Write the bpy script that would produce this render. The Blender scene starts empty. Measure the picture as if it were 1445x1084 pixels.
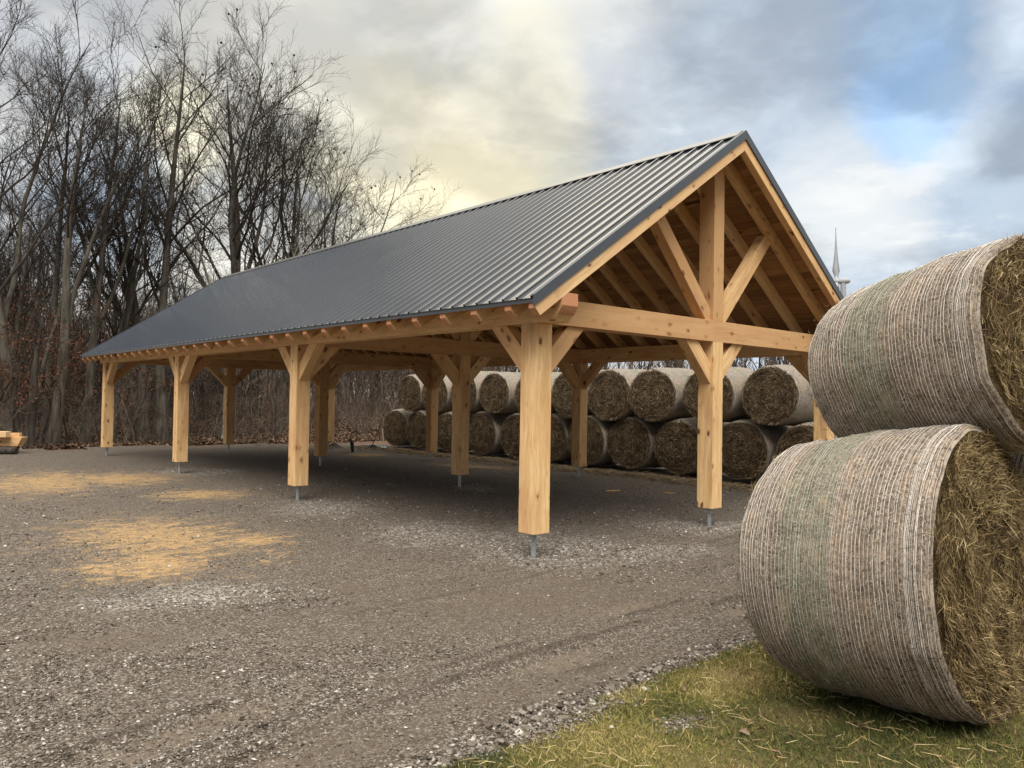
import bpy, bmesh, math, random
import numpy as np
from mathutils import Vector, Matrix
rng = np.random.default_rng(7)
random.seed(7)
SC = bpy.context.scene
COL = SC.collection

# ------------------------------------------------------------------ camera
F = np.array((0.66843655, 0.74347094, 0.02106027))
R = np.array((0.74333476, -0.6687459, 0.01524303))
U = np.array((-0.02541672, -0.00546583, 0.999662))
CAM = np.array((-6.0238, -6.3006, 1.779))
FPX = 1085.31
cd = bpy.data.cameras.new('camera'); co = bpy.data.objects.new('camera', cd); COL.objects.link(co)
cd.sensor_width = 36; cd.lens = FPX / 1445 * 36; cd.clip_start = .05; cd.clip_end = 3000
co.matrix_world = Matrix(((R[0], U[0], -F[0], CAM[0]), (R[1], U[1], -F[1], CAM[1]), (R[2], U[2], -F[2], CAM[2]), (0, 0, 0, 1)))
SC.camera = co

def ray(u, v):
    return F + R * (u - 722.5) / FPX + U * (542 - v) / FPX
def on_z(u, v, z=0.0):
    d = ray(u, v); return CAM + d * (z - CAM[2]) / d[2]
def on_y(u, v, Y):
    d = ray(u, v); return CAM + d * (Y - CAM[1]) / d[1]

# ------------------------------------------------------------------ node helper
class NT:
    def __init__(s, t): s.t = t; s.n = t.nodes; s.l = t.links
    def new(s, typ, **k):
        n = s.n.new(typ)
        for a, b in k.items(): setattr(n, a, b)
        return n
    def put(s, sock, v):
        if hasattr(v, 'is_output') or isinstance(v, bpy.types.NodeSocket): s.l.new(v, sock)
        else: sock.default_value = v
    def math(s, op, a, b=0.0, c=None, clamp=False):
        n = s.new('ShaderNodeMath', operation=op, use_clamp=clamp)
        s.put(n.inputs[0], a); s.put(n.inputs[1], b)
        if c is not None: s.put(n.inputs[2], c)
        return n.outputs[0]
    def vmath(s, op, a, b=None, scale=None):
        n = s.new('ShaderNodeVectorMath', operation=op)
        s.put(n.inputs[0], a)
        if b is not None: s.put(n.inputs[1], b)
        if scale is not None: s.put(n.inputs['Scale'], scale)
        return n.outputs['Value'] if op in ('DOT_PRODUCT', 'LENGTH', 'DISTANCE') else n.outputs['Vector']
    def mix(s, f, a, b, blend='MIX'):
        n = s.new('ShaderNodeMix', data_type='RGBA', blend_type=blend)
        s.put(n.inputs[0], f); s.put(n.inputs[6], a if not isinstance(a, tuple) else (*a, 1)[:4]); s.put(n.inputs[7], b if not isinstance(b, tuple) else (*b, 1)[:4])
        return n.outputs[2]
    def noise(s, v, scale, detail=2.0, rough=.5, dist=0.0, out=0):
        n = s.new('ShaderNodeTexNoise'); s.put(n.inputs['Vector'], v)
        n.inputs['Scale'].default_value = scale; n.inputs['Detail'].default_value = detail
        n.inputs['Roughness'].default_value = rough; n.inputs['Distortion'].default_value = dist
        return n.outputs[out]
    def voro(s, v, scale, out='Distance', feature='F1', rnd=1.0):
        n = s.new('ShaderNodeTexVoronoi', feature=feature); s.put(n.inputs['Vector'], v)
        n.inputs['Scale'].default_value = scale; n.inputs['Randomness'].default_value = rnd
        return n.outputs[out]
    def ramp(s, v, a, b, lo=0.0, hi=1.0, smooth=True):
        n = s.new('ShaderNodeMapRange', interpolation_type='SMOOTHSTEP' if smooth else 'LINEAR')
        s.put(n.inputs[0], v); n.inputs[1].default_value = a; n.inputs[2].default_value = b
        n.inputs[3].default_value = lo; n.inputs[4].default_value = hi
        return n.outputs[0]
    def scale(s, v, xyz):
        return s.vmath('MULTIPLY', v, xyz)
    def attr(s, name, out='Vector'):
        n = s.new('ShaderNodeAttribute', attribute_name=name); return n.outputs[out]
    def bump(s, h, strength=.5, dist=.01):
        n = s.new('ShaderNodeBump'); s.put(n.inputs['Height'], h)
        n.inputs['Strength'].default_value = strength; n.inputs['Distance'].default_value = dist
        return n.outputs[0]

def material(name, build, rough=.8, spec=.3, metal=0.0):
    m = bpy.data.materials.new(name); m.use_nodes = True
    t = NT(m.node_tree); b = m.node_tree.nodes['Principled BSDF']
    b.inputs['Roughness'].default_value = rough; b.inputs['Specular IOR Level'].default_value = spec; b.inputs['Metallic'].default_value = metal
    c, nrm = build(t, b)
    t.put(b.inputs['Base Color'], c if not isinstance(c, tuple) else (*c, 1)[:4])
    if nrm is not None: t.l.new(nrm, b.inputs['Normal'])
    return m

# ------------------------------------------------------------------ world: broken evening cloud over a Nishita sky
KEY_EL, KEY_AZ = math.radians(54), math.radians(222)      # azimuth clockwise from +Y: soft key from behind the camera
W = bpy.data.worlds.new('World'); SC.world = W; W.use_nodes = True
t = NT(W.node_tree); t.n.clear()
out = t.new('ShaderNodeOutputWorld'); bg = t.new('ShaderNodeBackground')
sky = t.new('ShaderNodeTexSky', sky_type='NISHITA'); sky.sun_disc = False
sky.sun_elevation = KEY_EL; sky.sun_rotation = KEY_AZ; sky.air_density = 1.0; sky.dust_density = 2.0
D = t.new('ShaderNodeTexCoord').outputs['Generated']
sep = t.new('ShaderNodeSeparateXYZ'); t.l.new(D, sep.inputs[0])
zc = t.math('MAXIMUM', sep.outputs[2], 0.0)
den = t.math('ADD', zc, .22)
inv = t.math('DIVIDE', 1.0, den)
P = t.vmath('SCALE', D, scale=inv)
P = t.scale(P, (1, 1, .6))
w1 = t.noise(P, .9, 3, .5, 0, 1)
Pw = t.vmath('ADD', P, t.vmath('SCALE', t.vmath('SUBTRACT', w1, (.5, .5, .5)), scale=.7))
n1 = t.noise(t.vmath('ADD', Pw, (3.1, 1.7, 0)), 1.05, 5, .52)
n2 = t.noise(t.vmath('ADD', Pw, (7.3, 4.4, 2)), 2.6, 7, .58)
n3 = t.noise(t.vmath('ADD', Pw, (1.3, 9.4, 5)), .7, 3, .5)
dens = t.ramp(t.math('ADD', t.math('MULTIPLY', n1, .62), t.math('MULTIPLY', n2, .38)), .40, .60)
glow = t.vmath('DOT_PRODUCT', D, (0.593, 0.748, 0.285))
side = t.vmath('DOT_PRODUCT', D, (0.933, 0.253, 0.25))
g1 = t.ramp(glow, .90, .998)                    # wide warm light behind the cloud
g2 = t.ramp(glow, .976, .9995)
rgt = t.ramp(side, .80, .99)
darkc = t.mix(rgt, (.44, .47, .52), (.30, .40, .55))
lightc = t.mix(rgt, (.76, .75, .71), (.60, .67, .74))
lightc = t.mix(t.math('MULTIPLY', g1, .75), lightc, (.88, .80, .55))
darkc = t.mix(t.math('MULTIPLY', g1, .30), darkc, (.56, .53, .46))
cl = t.mix(dens, lightc, darkc)
cl = t.mix(t.math('MULTIPLY', g2, t.ramp(n2, .36, .60, .15, 1)), cl, (1.15, 1.05, .70))
blue = t.math('MULTIPLY', t.ramp(t.math('ADD', n3, t.math('MULTIPLY', t.math('SUBTRACT', n2, .5), .5)), .53, .68), t.ramp(side, .55, .95))
cl = t.mix(t.math('MULTIPLY', blue, .75), cl, (.34, .52, .76))
edge = t.math('MULTIPLY', t.ramp(n2, .56, .68), t.ramp(n3, .5, .6))
cl = t.mix(t.math('MULTIPLY', edge, .6), cl, (.82, .84, .84))
Dw = t.vmath('ADD', D, t.vmath('SCALE', t.vmath('SUBTRACT', t.noise(Pw, 1.6, 5, .6, 0, 1), (.5, .5, .5)), scale=.20))
for (lu, lv, lr, lc, ls) in ((1120, 150, 15, (.33, .43, .58), .8), (1390, 250, 11, (.42, .49, .58), .6), (790, 50, 9, (.50, .53, .57), .65), (570, 170, 5, (.50, .52, .54), .55), (250, 30, 8, (.58, .61, .66), .6),
                             (1330, 40, 7, (.36, .53, .76), .7), (1180, 300, 6, (.70, .72, .72), .75), (1090, 100, 5, (.58, .63, .69), .5), (655, 262, 4.4, (1.08, .98, .66), .85), (700, 160, 6.5, (.84, .79, .62), .6), (420, 60, 7, (.86, .82, .70), .5), (560, 140, 5.5, (.80, .75, .58), .65), (715, 115, 5.5, (.74, .71, .60), .6),
                             (265, 185, 4.5, (1.0, .92, .68), .8), (1345, 165, 3.4, (.78, .84, .90), .45), (1285, 140, 3.2, (.34, .56, .88), .6), (480, 20, 4, (.80, .81, .79), .55), (420, 100, 5, (.74, .73, .68), .6), (160, 300, 4.5, (.46, .58, .74), .6), (1440, 15, 3, (.80, .84, .88), .5),
                             (960, 230, 6, (.52, .57, .62), .5), (600, 20, 5, (.60, .62, .64), .5)):
    ld = ray(lu, lv); ld = ld / np.linalg.norm(ld)
    k = t.ramp(t.vmath('DOT_PRODUCT', t.vmath('NORMALIZE', Dw), tuple(ld)), math.cos(math.radians(lr * 1.25)), math.cos(math.radians(lr * .15)))
    cl = t.mix(t.math('MULTIPLY', k, ls), cl, lc)
tex = t.noise(t.vmath('ADD', t.vmath('ADD', P, t.vmath('SCALE', t.vmath('SUBTRACT', t.noise(P, 2.4, 4, .6, 0, 1), (.5, .5, .5)), scale=.22)), (5, 2, 8)), 2.1, 8, .54)
tx = t.ramp(tex, .38, .62)
cl = t.mix(tx, t.vmath('ADD', t.vmath('SCALE', cl, scale=1.14), (.055, .05, .03)), t.vmath('SCALE', cl, scale=.78))
br = t.math('MULTIPLY', t.ramp(tex, .44, .36), t.ramp(n2, .52, .42))
cl = t.mix(t.math('MULTIPLY', br, .45), cl, (.92, .92, .90))
hz = t.ramp(sep.outputs[2], .0, .17, 1, 0)
hzc = t.mix(t.ramp(side, .5, .95), (.92, .87, .74), (.68, .70, .71))
cl = t.mix(t.math('MULTIPLY', hz, .72), cl, hzc)
zen = t.ramp(sep.outputs[2], .44, .62, 1.0, 2.8)  # unseen sky overhead boosted to brighten the roof reflections and the scene
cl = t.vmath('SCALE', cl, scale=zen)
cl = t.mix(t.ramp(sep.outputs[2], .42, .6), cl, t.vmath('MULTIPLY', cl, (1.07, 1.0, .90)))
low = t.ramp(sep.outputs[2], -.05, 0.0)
bk = t.math('MULTIPLY', t.ramp(t.vmath('DOT_PRODUCT', D, (-.668, -.743, 0)), .1, .6), t.ramp(sep.outputs[2], .55, .25))  # unseen low sky behind the camera, dimmed to darken the rib reflections
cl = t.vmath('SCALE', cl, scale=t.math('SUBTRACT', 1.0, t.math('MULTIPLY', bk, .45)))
cl = t.mix(low, (.12, .11, .10), cl)
skyc = t.vmath('SCALE', sky.outputs[0], scale=.07)
fin = t.mix(t.ramp(sep.outputs[2], 0, .3, 1, .93), skyc, cl)
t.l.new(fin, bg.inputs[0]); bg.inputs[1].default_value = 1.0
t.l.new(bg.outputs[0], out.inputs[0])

sl = bpy.data.lights.new('soft_key', 'SUN'); so = bpy.data.objects.new('soft_key', sl); COL.objects.link(so)  # added key lamp behind the camera; the evening sun is ahead, behind cloud
sl.energy = 2.5; sl.angle = math.radians(38); sl.color = (1.0, .95, .87)
sdir = Vector((math.sin(KEY_AZ) * math.cos(KEY_EL), math.cos(KEY_AZ) * math.cos(KEY_EL), math.sin(KEY_EL)))
so.rotation_euler = sdir.to_track_quat('Z', 'Y').to_euler(); so.location = (0, 0, 40)
SC.view_settings.view_transform = 'Standard'; SC.view_settings.look = 'None'
SC.view_settings.exposure = 0.25; SC.view_settings.gamma = 1.0
SC.render.engine = 'CYCLES'
SC.cycles.max_bounces = 6; SC.cycles.diffuse_bounces = 3; SC.cycles.glossy_bounces = 3

# ------------------------------------------------------------------ mesh helpers
def np_mesh(name, verts, faces, attrs=None, smooth=False):
    """verts Nx3, faces list of int arrays (M x k)"""
    me = bpy.data.meshes.new(name)
    verts = np.asarray(verts, np.float32)
    if not isinstance(faces, list): faces = [faces]
    faces = [np.asarray(f, np.int32) for f in faces if len(f)]
    loops = np.concatenate([f.ravel() for f in faces])
    tot = np.concatenate([np.full(len(f), f.shape[1], np.int32) for f in faces])
    st = np.concatenate([[0], np.cumsum(tot)[:-1]]).astype(np.int32)
    me.vertices.add(len(verts)); me.vertices.foreach_set('co', verts.ravel())
    me.loops.add(len(loops)); me.loops.foreach_set('vertex_index', loops)
    me.polygons.add(len(tot)); me.polygons.foreach_set('loop_start', st)
    try: me.polygons.foreach_set('loop_total', tot)
    except Exception: pass
    me.polygons.foreach_set('use_smooth', np.full(len(tot), smooth))
    for k, a in (attrs or {}).items():
        a = np.asarray(a, np.float32)
        if a.ndim == 1:
            at = me.attributes.new(k, 'FLOAT', 'POINT'); at.data.foreach_set('value', a)
        else:
            at = me.attributes.new(k, 'FLOAT_VECTOR', 'POINT'); at.data.foreach_set('vector', a.ravel())
    me.update(calc_edges=True)
    return me

def link(name, me, mat=None, parent=None, label=None, cat=None, group=None, kind=None, loc=None):
    o = bpy.data.objects.new(name, me); COL.objects.link(o)
    if mat is not None and me is not None and not me.materials: me.materials.append(mat)
    if parent is not None: o.parent = parent
    if label: o['label'] = label
    if cat: o['category'] = cat
    if group: o['group'] = group
    if kind: o['kind'] = kind
    if loc is not None: o.location = loc
    return o

def copy_tree(o, parent=None):
    c = o.copy(); COL.objects.link(c); c.parent = parent
    for ch in o.children: copy_tree(ch, c)
    return c

class MB:
    """collects shapes; every vertex carries gc (grain coordinates) and tone"""
    def __init__(s): s.v = []; s.f = {}; s.gc = []; s.tn = []; s.n = 0
    def add(s, verts, faces, gc=None, tone=None):
        verts = np.asarray(verts, float)
        if gc is None: gc = verts
        tone = rng.random() if tone is None else tone
        s.v.append(verts); s.gc.append(np.asarray(gc, float)); s.tn.append(np.full(len(verts), tone))
        for f in faces: s.f.setdefault(len(f), []).append([i + s.n for i in f])
        s.n += len(verts)
    def prism(s, poly, axis, a, b, grain=None, tone=None):
        """poly in the plane normal to axis ('x': (y,z), 'y': (x,z), 'z': (x,y)), extruded a..b; grain = unit vector along the timber"""
        n = len(poly); vs = []
        for w in (a, b):
            for p in poly:
                vs.append({'x': (w, p[0], p[1]), 'y': (p[0], w, p[1]), 'z': (p[0], p[1], w)}[axis])
        vs = np.array(vs, float)
        ar = sum(poly[i][0] * poly[(i + 1) % n][1] - poly[(i + 1) % n][0] * poly[i][1] for i in range(n))
        flip = (ar > 0) ^ (axis == 'y')
        fs = [tuple(range(n)), tuple(range(2 * n - 1, n - 1, -1))] + [(i, i + n, (i + 1) % n + n, (i + 1) % n) for i in range(n)]
        if flip: fs = [f[::-1] for f in fs]
        fs = [f[::-1] if (axis == 'y' and False) else f for f in fs]
        g = np.array(grain if grain is not None else {'x': (1, 0, 0), 'y': (0, 1, 0), 'z': (0, 0, 1)}[axis], float); g /= np.linalg.norm(g)
        h = np.cross(g, (0, 1, 0.0)) if abs(g[1]) < .9 else np.cross(g, (1.0, 0, 0)); h /= np.linalg.norm(h); k = np.cross(g, h)
        c = vs.mean(0); off = rng.random(3) * 60
        gc = np.stack([(vs - c) @ g, (vs - c) @ h, (vs - c) @ k], 1) + off
        s.add(vs, fs, gc, tone)
    def box(s, x0, x1, y0, y1, z0, z1, grain='z', tone=None):
        g = {'x': (1, 0, 0), 'y': (0, 1, 0), 'z': (0, 0, 1)}[grain]
        s.prism([(x0, y0), (x1, y0), (x1, y1), (x0, y1)], 'z', z0, z1, g, tone)
    def mesh(s, name, smooth=False):
        me = np_mesh(name, np.concatenate(s.v), [np.array(f) for f in s.f.values()], {'gc': np.concatenate(s.gc), 'tone': np.concatenate(s.tn)}, smooth)
        bm = bmesh.new(); bm.from_mesh(me); bmesh.ops.recalc_face_normals(bm, faces=bm.faces); bm.to_mesh(me); bm.free()
        return me

def tubes(P, Rr, k=4, cap=False):
    """P (N,n,3) paths, Rr (N,n) radii -> verts, quads"""
    N, n, _ = P.shape
    T = np.gradient(P, axis=1); T /= np.linalg.norm(T, axis=2, keepdims=True) + 1e-9
    m = T.mean(1); ref = np.where(np.abs(m[:, 2:3]) > .7, np.array([[1.0, .1, 0]]), np.array([[.05, .1, 1.0]]))
    A = np.cross(T, ref[:, None, :]); A /= np.linalg.norm(A, axis=2, keepdims=True) + 1e-9
    B = np.cross(T, A)
    a = np.arange(k) * 2 * np.pi / k
    V = P[:, :, None, :] + Rr[:, :, None, None] * (A[:, :, None, :] * np.cos(a)[None, None, :, None] + B[:, :, None, :] * np.sin(a)[None, None, :, None])
    V = V.reshape(-1, 3)
    i = np.arange(N)[:, None, None] * n * k; j = np.arange(n - 1)[None, :, None] * k; q = np.arange(k)[None, None, :]; q2 = (q + 1) % k
    Fq = np.stack([i + j + q, i + j + q2, i + j + k + q2, i + j + k + q], -1).reshape(-1, 4)
    return V, Fq

def join(parts):
    """parts: list of (V,F4[,attr dict])"""
    V = []; Fq = []; n = 0; at = {}
    for p in parts:
        V.append(p[0]); Fq.append(p[1] + n); n += len(p[0])
        if len(p) > 2:
            for k, a in p[2].items(): at.setdefault(k, []).append(a)
    return np.concatenate(V), np.concatenate(Fq), {k: np.concatenate(a) for k, a in at.items()}

def vnoise(x, y, seed=0):
    xi = np.floor(x).astype(np.int64); yi = np.floor(y).astype(np.int64); xf = x - xi; yf = y - yi
    def h(a, b):
        n = (a * 374761393 + b * 668265263 + seed * 1442695041) & 0x7fffffff
        n = ((n ^ (n >> 13)) * 1274126177) & 0x7fffffff
        return ((n ^ (n >> 16)) & 0xffff) / 65535.0
    u = xf * xf * (3 - 2 * xf); v = yf * yf * (3 - 2 * yf)
    return (h(xi, yi) * (1 - u) + h(xi + 1, yi) * u) * (1 - v) + (h(xi, yi + 1) * (1 - u) + h(xi + 1, yi + 1) * u) * v
def fbm(x, y, o=4, seed=0):
    s = 0; a = .5; tot = 0
    for i in range(o):
        s = s + a * vnoise(x * 2 ** i, y * 2 ** i, seed + i); tot += a; a *= .5
    return s / tot
def sstep(a, b, x):
    q = np.clip((x - a) / (b - a), 0, 1); return q * q * (3 - 2 * q)

def blades(base, dirv, length, width, tone, side=None):
    """N tapered flat strips: base (N,3), dirv unit (N,3); two quads with a bend -> V,F,attrs"""
    N = len(base)
    if side is None:
        side = np.cross(dirv, rng.normal(size=(N, 3))); side /= np.linalg.norm(side, axis=1, keepdims=True) + 1e-9
    up = np.cross(side, dirv); bend = (rng.random((N, 1)) - .5) * .35 * length[:, None]
    p0 = base; p1 = base + dirv * length[:, None] * .5 + up * bend; p2 = base + dirv * length[:, None]
    w = width[:, None] * .5
    V = np.stack([p0 - side * w, p0 + side * w, p1 - side * w, p1 + side * w, p2 - side * w * .35, p2 + side * w * .35], 1).reshape(-1, 3)
    i = np.arange(N)[:, None] * 6
    Fq = np.concatenate([i + np.array([[0, 1, 3, 2]]), i + np.array([[2, 3, 5, 4]])], 0)
    return V, Fq, {'tone': np.repeat(tone, 6)}

# ------------------------------------------------------------------ materials
def m_wood(t, b):
    g = t.attr('gc'); tn = t.attr('tone', 'Fac')
    # growth grain: stretched along the piece
    gs = t.scale(g, (1.3, 26, 26)); gw = t.vmath('ADD', gs, t.vmath('SCALE', t.noise(t.scale(g, (1.5, 5, 5)), 1.0, 2, .5, 0, 1), scale=3.0))
    grain = t.noise(gw, 1.0, 4, .6)
    fine = t.noise(t.scale(g, (4, 160, 160)), 1.0, 2, .6)
    broad = t.noise(t.scale(g, (.9, 5, 5)), 1.0, 3, .55)
    ks = t.scale(g, (4.6, 9.0, 9.0))
    kv = t.vmath('ADD', ks, t.vmath('SCALE', t.noise(ks, 2.0, 1, .5, 0, 1), scale=.25))
    kd = t.voro(kv, 1.0, 'Distance'); kc = t.voro(kv, 1.0, 'Color')
    ksep = t.new('ShaderNodeSeparateColor'); t.l.new(kc, ksep.inputs[0])
    kr = t.ramp(ksep.outputs[0], .40, 1.0, .04, .22)
    kn = t.math('SUBTRACT', 1.0, t.ramp(t.math('SUBTRACT', kd, kr), -.02, .02), clamp=True)
    kn = t.math('MULTIPLY', kn, t.ramp(ksep.outputs[0], .42, .48))
    halo = t.math('MULTIPLY', t.math('SUBTRACT', 1.0, t.ramp(t.math('SUBTRACT', kd, kr), 0, .22), clamp=True), t.ramp(ksep.outputs[0], .5, .56))
    c = t.mix(t.ramp(grain, .32, .68), (.80, .565, .30), (.66, .415, .19))
    c = t.mix(t.math('MULTIPLY', t.ramp(broad, .42, .66), .6), c, (.50, .27, .125))
    c = t.mix(t.math('MULTIPLY', t.ramp(fine, .45, .7), .35), c, (.38, .20, .095))
    c = t.mix(t.math('MULTIPLY', t.ramp(tn, .35, 1.0), .75), c, (.50, .285, .135))
    c = t.mix(t.math('MULTIPLY', halo, .45), c, (.36, .16, .055))
    c = t.mix(t.ramp(tn, .25, .0, 0, .5), c, (.80, .60, .36))
    c = t.mix(t.math('MULTIPLY', kn, t.ramp(ksep.outputs[1], 0, 1, .45, .92)), c, (.10, .040, .016))
    chk = t.ramp(t.noise(t.scale(g, (.8, 60, 60)), 1.0, 2, .5), .70, .74)
    c = t.mix(t.math('MULTIPLY', chk, .6), c, (.13, .06, .03))
    st = t.ramp(t.noise(t.scale(g, (.6, 1.6, 1.6)), 2.0, 4, .6), .60, .74)
    c = t.mix(t.math('MULTIPLY', st, .38), c, (.30, .20, .12))
    h = t.math('SUBTRACT', t.math('MULTIPLY', grain, .5), t.math('ADD', t.math('MULTIPLY', chk, .6), t.math('MULTIPLY', kn, .3)))
    return c, t.bump(t.math('ADD', h, t.math('MULTIPLY', fine, .3)), .35, .004)
WOOD = material('fresh_timber', m_wood, .72, .25)

def m_board(t, b):
    g = t.attr('gc'); tn = t.attr('tone', 'Fac')
    grain = t.noise(t.scale(g, (1.2, 22, 22)), 1.0, 4, .6)
    c = t.mix(t.ramp(grain, .3, .7), (.42, .24, .11), (.30, .155, .065))
    c = t.mix(t.math('MULTIPLY', tn, .75), c, (.17, .085, .035))
    st = t.ramp(t.noise(t.scale(g, (1.0, 4, 4)), 1.3, 5, .65), .60, .68)
    c = t.mix(t.math('MULTIPLY', st, .85), c, (.05, .026, .015))
    pl = t.ramp(t.noise(t.scale(g, (1.6, 7, 7)), 1.0, 3, .6), .58, .66)
    c = t.mix(t.math('MULTIPLY', pl, .5), c, (.46, .29, .14))
    return c, t.bump(grain, .3, .004)
BOARD = material('rough_decking', m_board, .85, .2)

def m_endgrain(t, b):
    g = t.attr('gc')
    r = t.noise(t.scale(g, (30, 30, 30)), 1.0, 3, .6)
    return t.mix(r, (.58, .30, .17), (.42, .19, .095)), t.bump(r, .3, .003)
ENDG = material('end_grain', m_endgrain, .85, .15)
def m_roof(t, b):
    P = t.new('ShaderNodeTexCoord').outputs['Object']
    n = t.noise(t.scale(P, (1, 3, 1)), 1.2, 4, .6); n2 = t.noise(P, 60, 2, .5)
    t.put(b.inputs['Roughness'], t.ramp(n, .3, .7, .05, .13))
    b.inputs['IOR'].default_value = 2.7
    c = t.mix(n, (.022, .028, .040), (.034, .041, .055))
    return c, t.bump(t.math('ADD', n, t.math('MULTIPLY', n2, .05)), .06, .01)
ROOF = material('painted_roof_steel', m_roof, .25, .5, .15)
def m_trim(t, b):
    P = t.new('ShaderNodeTexCoord').outputs['Object']
    return t.mix(t.noise(P, 4, 3, .6), (.040, .050, .066), (.055, .066, .084)), None
TRIM = material('dark_trim_steel', m_trim, .38, .5)
def m_cap(t, b):
    P = t.new('ShaderNodeTexCoord').outputs['Object']
    return t.mix(t.noise(P, 3, 3, .6), (.13, .135, .135), (.19, .19, .185)), None
CAP = material('ridge_cap_steel', m_cap, .28, .6, .5)
def m_galv(t, b):
    P = t.new('ShaderNodeTexCoord').outputs['Object']
    v = t.voro(P, 90, 'Color'); s = t.new('ShaderNodeSeparateColor'); t.l.new(v, s.inputs[0])
    return t.mix(s.outputs[0], (.30, .34, .37), (.48, .52, .55)), None
GALV = material('galvanised_steel', m_galv, .42, .5, .6)

def m_tone(name, cols, rough=.85, spec=.2, trans=0.0, noise=None):
    """colour from the 'tone' attribute through a list of colours"""
    def f(t, b):
        tn = t.attr('tone', 'Fac'); r = t.new('ShaderNodeValToRGB'); t.l.new(tn, r.inputs[0])
        e = r.color_ramp.elements
        while len(e) < len(cols): e.new(.5)
        for i, c in enumerate(cols): e[i].position = i / (len(cols) - 1); e[i].color = (*c, 1)
        c = r.outputs[0]; nb = None
        if noise:
            P = t.new('ShaderNodeTexCoord').outputs['Object']; n = t.noise(P, noise, 3, .6)
            c = t.mix(t.ramp(n, .3, .7, 0, .5), c, t.vmath('SCALE', c, scale=.5)); nb = t.bump(n, .5, .01)
        return c, nb
    return material(name, f, rough, spec)
STONE = m_tone('limestone_chips', [(.042, .034, .027), (.095, .078, .063), (.155, .133, .112), (.25, .225, .198), (.46, .44, .41)], .9, .2)
GRASSM = m_tone('winter_grass', [(.040, .055, .014), (.09, .105, .024), (.19, .18, .045), (.36, .29, .10), (.48, .38, .19)], .7, .25)
STRAW = m_tone('hay_straw', [(.035, .022, .012), (.10, .066, .03), (.22, .155, .068), (.36, .27, .13), (.58, .47, .27)], .75, .3)
NETSTRAW = m_tone('weathered_stalks', [(.04, .029, .022), (.12, .092, .070), (.25, .20, .155), (.40, .335, .26), (.60, .54, .45)], .8, .25)
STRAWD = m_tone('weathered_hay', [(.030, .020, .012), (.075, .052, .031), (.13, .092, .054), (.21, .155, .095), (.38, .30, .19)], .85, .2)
DEADLEAF = m_tone('fallen_leaves', [(.035, .022, .015), (.07, .043, .028), (.11, .068, .043), (.165, .105, .068), (.24, .17, .115)], .85, .2)
BEECH = m_tone('beech_leaves', [(.075, .032, .018), (.135, .056, .030), (.19, .085, .045)], .8, .2)
TWIG = m_tone('brush_twigs', [(.034, .027, .022), (.075, .058, .048), (.125, .098, .080), (.21, .17, .14)], .9, .1)

def m_bark(dark):
    def f(t, b):
        P = t.new('ShaderNodeTexCoord').outputs['Object']
        n = t.noise(t.scale(P, (7, 7, 1.2)), 1.0, 5, .65); m = t.noise(P, .8, 3, .5)
        a, c2 = ((.055, .048, .040), (.125, .112, .094)) if not dark else ((.028, .024, .021), (.07, .06, .052))
        c = t.mix(t.ramp(n, .35, .65), a, c2)
        c = t.mix(t.math('MULTIPLY', t.ramp(m, .5, .7), .5), c, (.055, .065, .036) if not dark else (.05, .05, .035))
        return c, t.bump(n, .6, .03)
    return f
BARK = material('grey_bark', m_bark(False), .9, .15)
BARKD = material('dark_bark', m_bark(True), .9, .15)
def m_pale(t, b):
    P = t.new('ShaderNodeTexCoord').outputs['Object']; n = t.noise(t.scale(P, (5, 5, 1)), 1.0, 4, .6)
    return t.mix(n, (.28, .26, .22), (.42, .40, .35)), t.bump(n, .4, .02)
PALE = material('bleached_deadwood', m_pale, .85, .2)

def ellipse_mask(t, P, ells, wob):
    """soft union of ground ellipses; each = (x, y, ux, uy, half_len, half_wid)"""
    acc = None
    for (x, y, ux, uy, a, b_) in ells:
        d = t.vmath('SUBTRACT', P, (x, y, 0))
        p = t.math('DIVIDE', t.vmath('DOT_PRODUCT', d, (ux, uy, 0)), a); q = t.math('DIVIDE', t.vmath('DOT_PRODUCT', d, (-uy, ux, 0)), b_)
        r = t.math('SQRT', t.math('ADD', t.math('MULTIPLY', p, p), t.math('MULTIPLY', q, q)))
        m = t.math('SUBTRACT', 1.0, t.ramp(t.math('ADD', r, wob), .1, 1.5), clamp=True)
        acc = m if acc is None else t.math('MAXIMUM', acc, m)
    return acc
def gell(u0, v0, u1, v1, hv):
    """ellipse on the ground from the photo's left and right ends and its half height in pixels"""
    a = on_z(u0, v0); b = on_z(u1, v1); c = (a + b) / 2; d = (b - a)[:2]; L = np.linalg.norm(d); d = d / L
    um, vm = (u0 + u1) / 2, (v0 + v1) / 2
    w = np.linalg.norm((on_z(um, vm - hv) - on_z(um, vm + hv))[:2]) / 2
    return (c[0], c[1], d[0], d[1], L / 2, w)
SAW = [gell(-50, 684, 170, 676, 19), gell(70, 680, 260, 672, 12), gell(200, 701, 360, 694, 9), gell(60, 776, 360, 744, 42), gell(100, 796, 330, 796, 26),
       gell(300, 770, 420, 757, 12), gell(480, 642, 550, 642, 3), gell(590, 654, 740, 662, 2.5)]
WHT = [gell(660, 782, 860, 760, 28), gell(520, 752, 700, 752, 18), gell(380, 722, 520, 712, 12), gell(930, 748, 1060, 738, 10), gell(840, 790, 1010, 768, 10),
       gell(120, 850, 400, 830, 18), gell(230, 668, 330, 662, 6), gell(640, 690, 700, 688, 5)]
MUD = [gell(240, 1130, 640, 1010, 34), gell(560, 1018, 980, 915, 20), gell(420, 880, 1000, 820, 40), gell(440, 833, 545, 826, 12), gell(0, 905, 300, 900, 16)]

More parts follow.
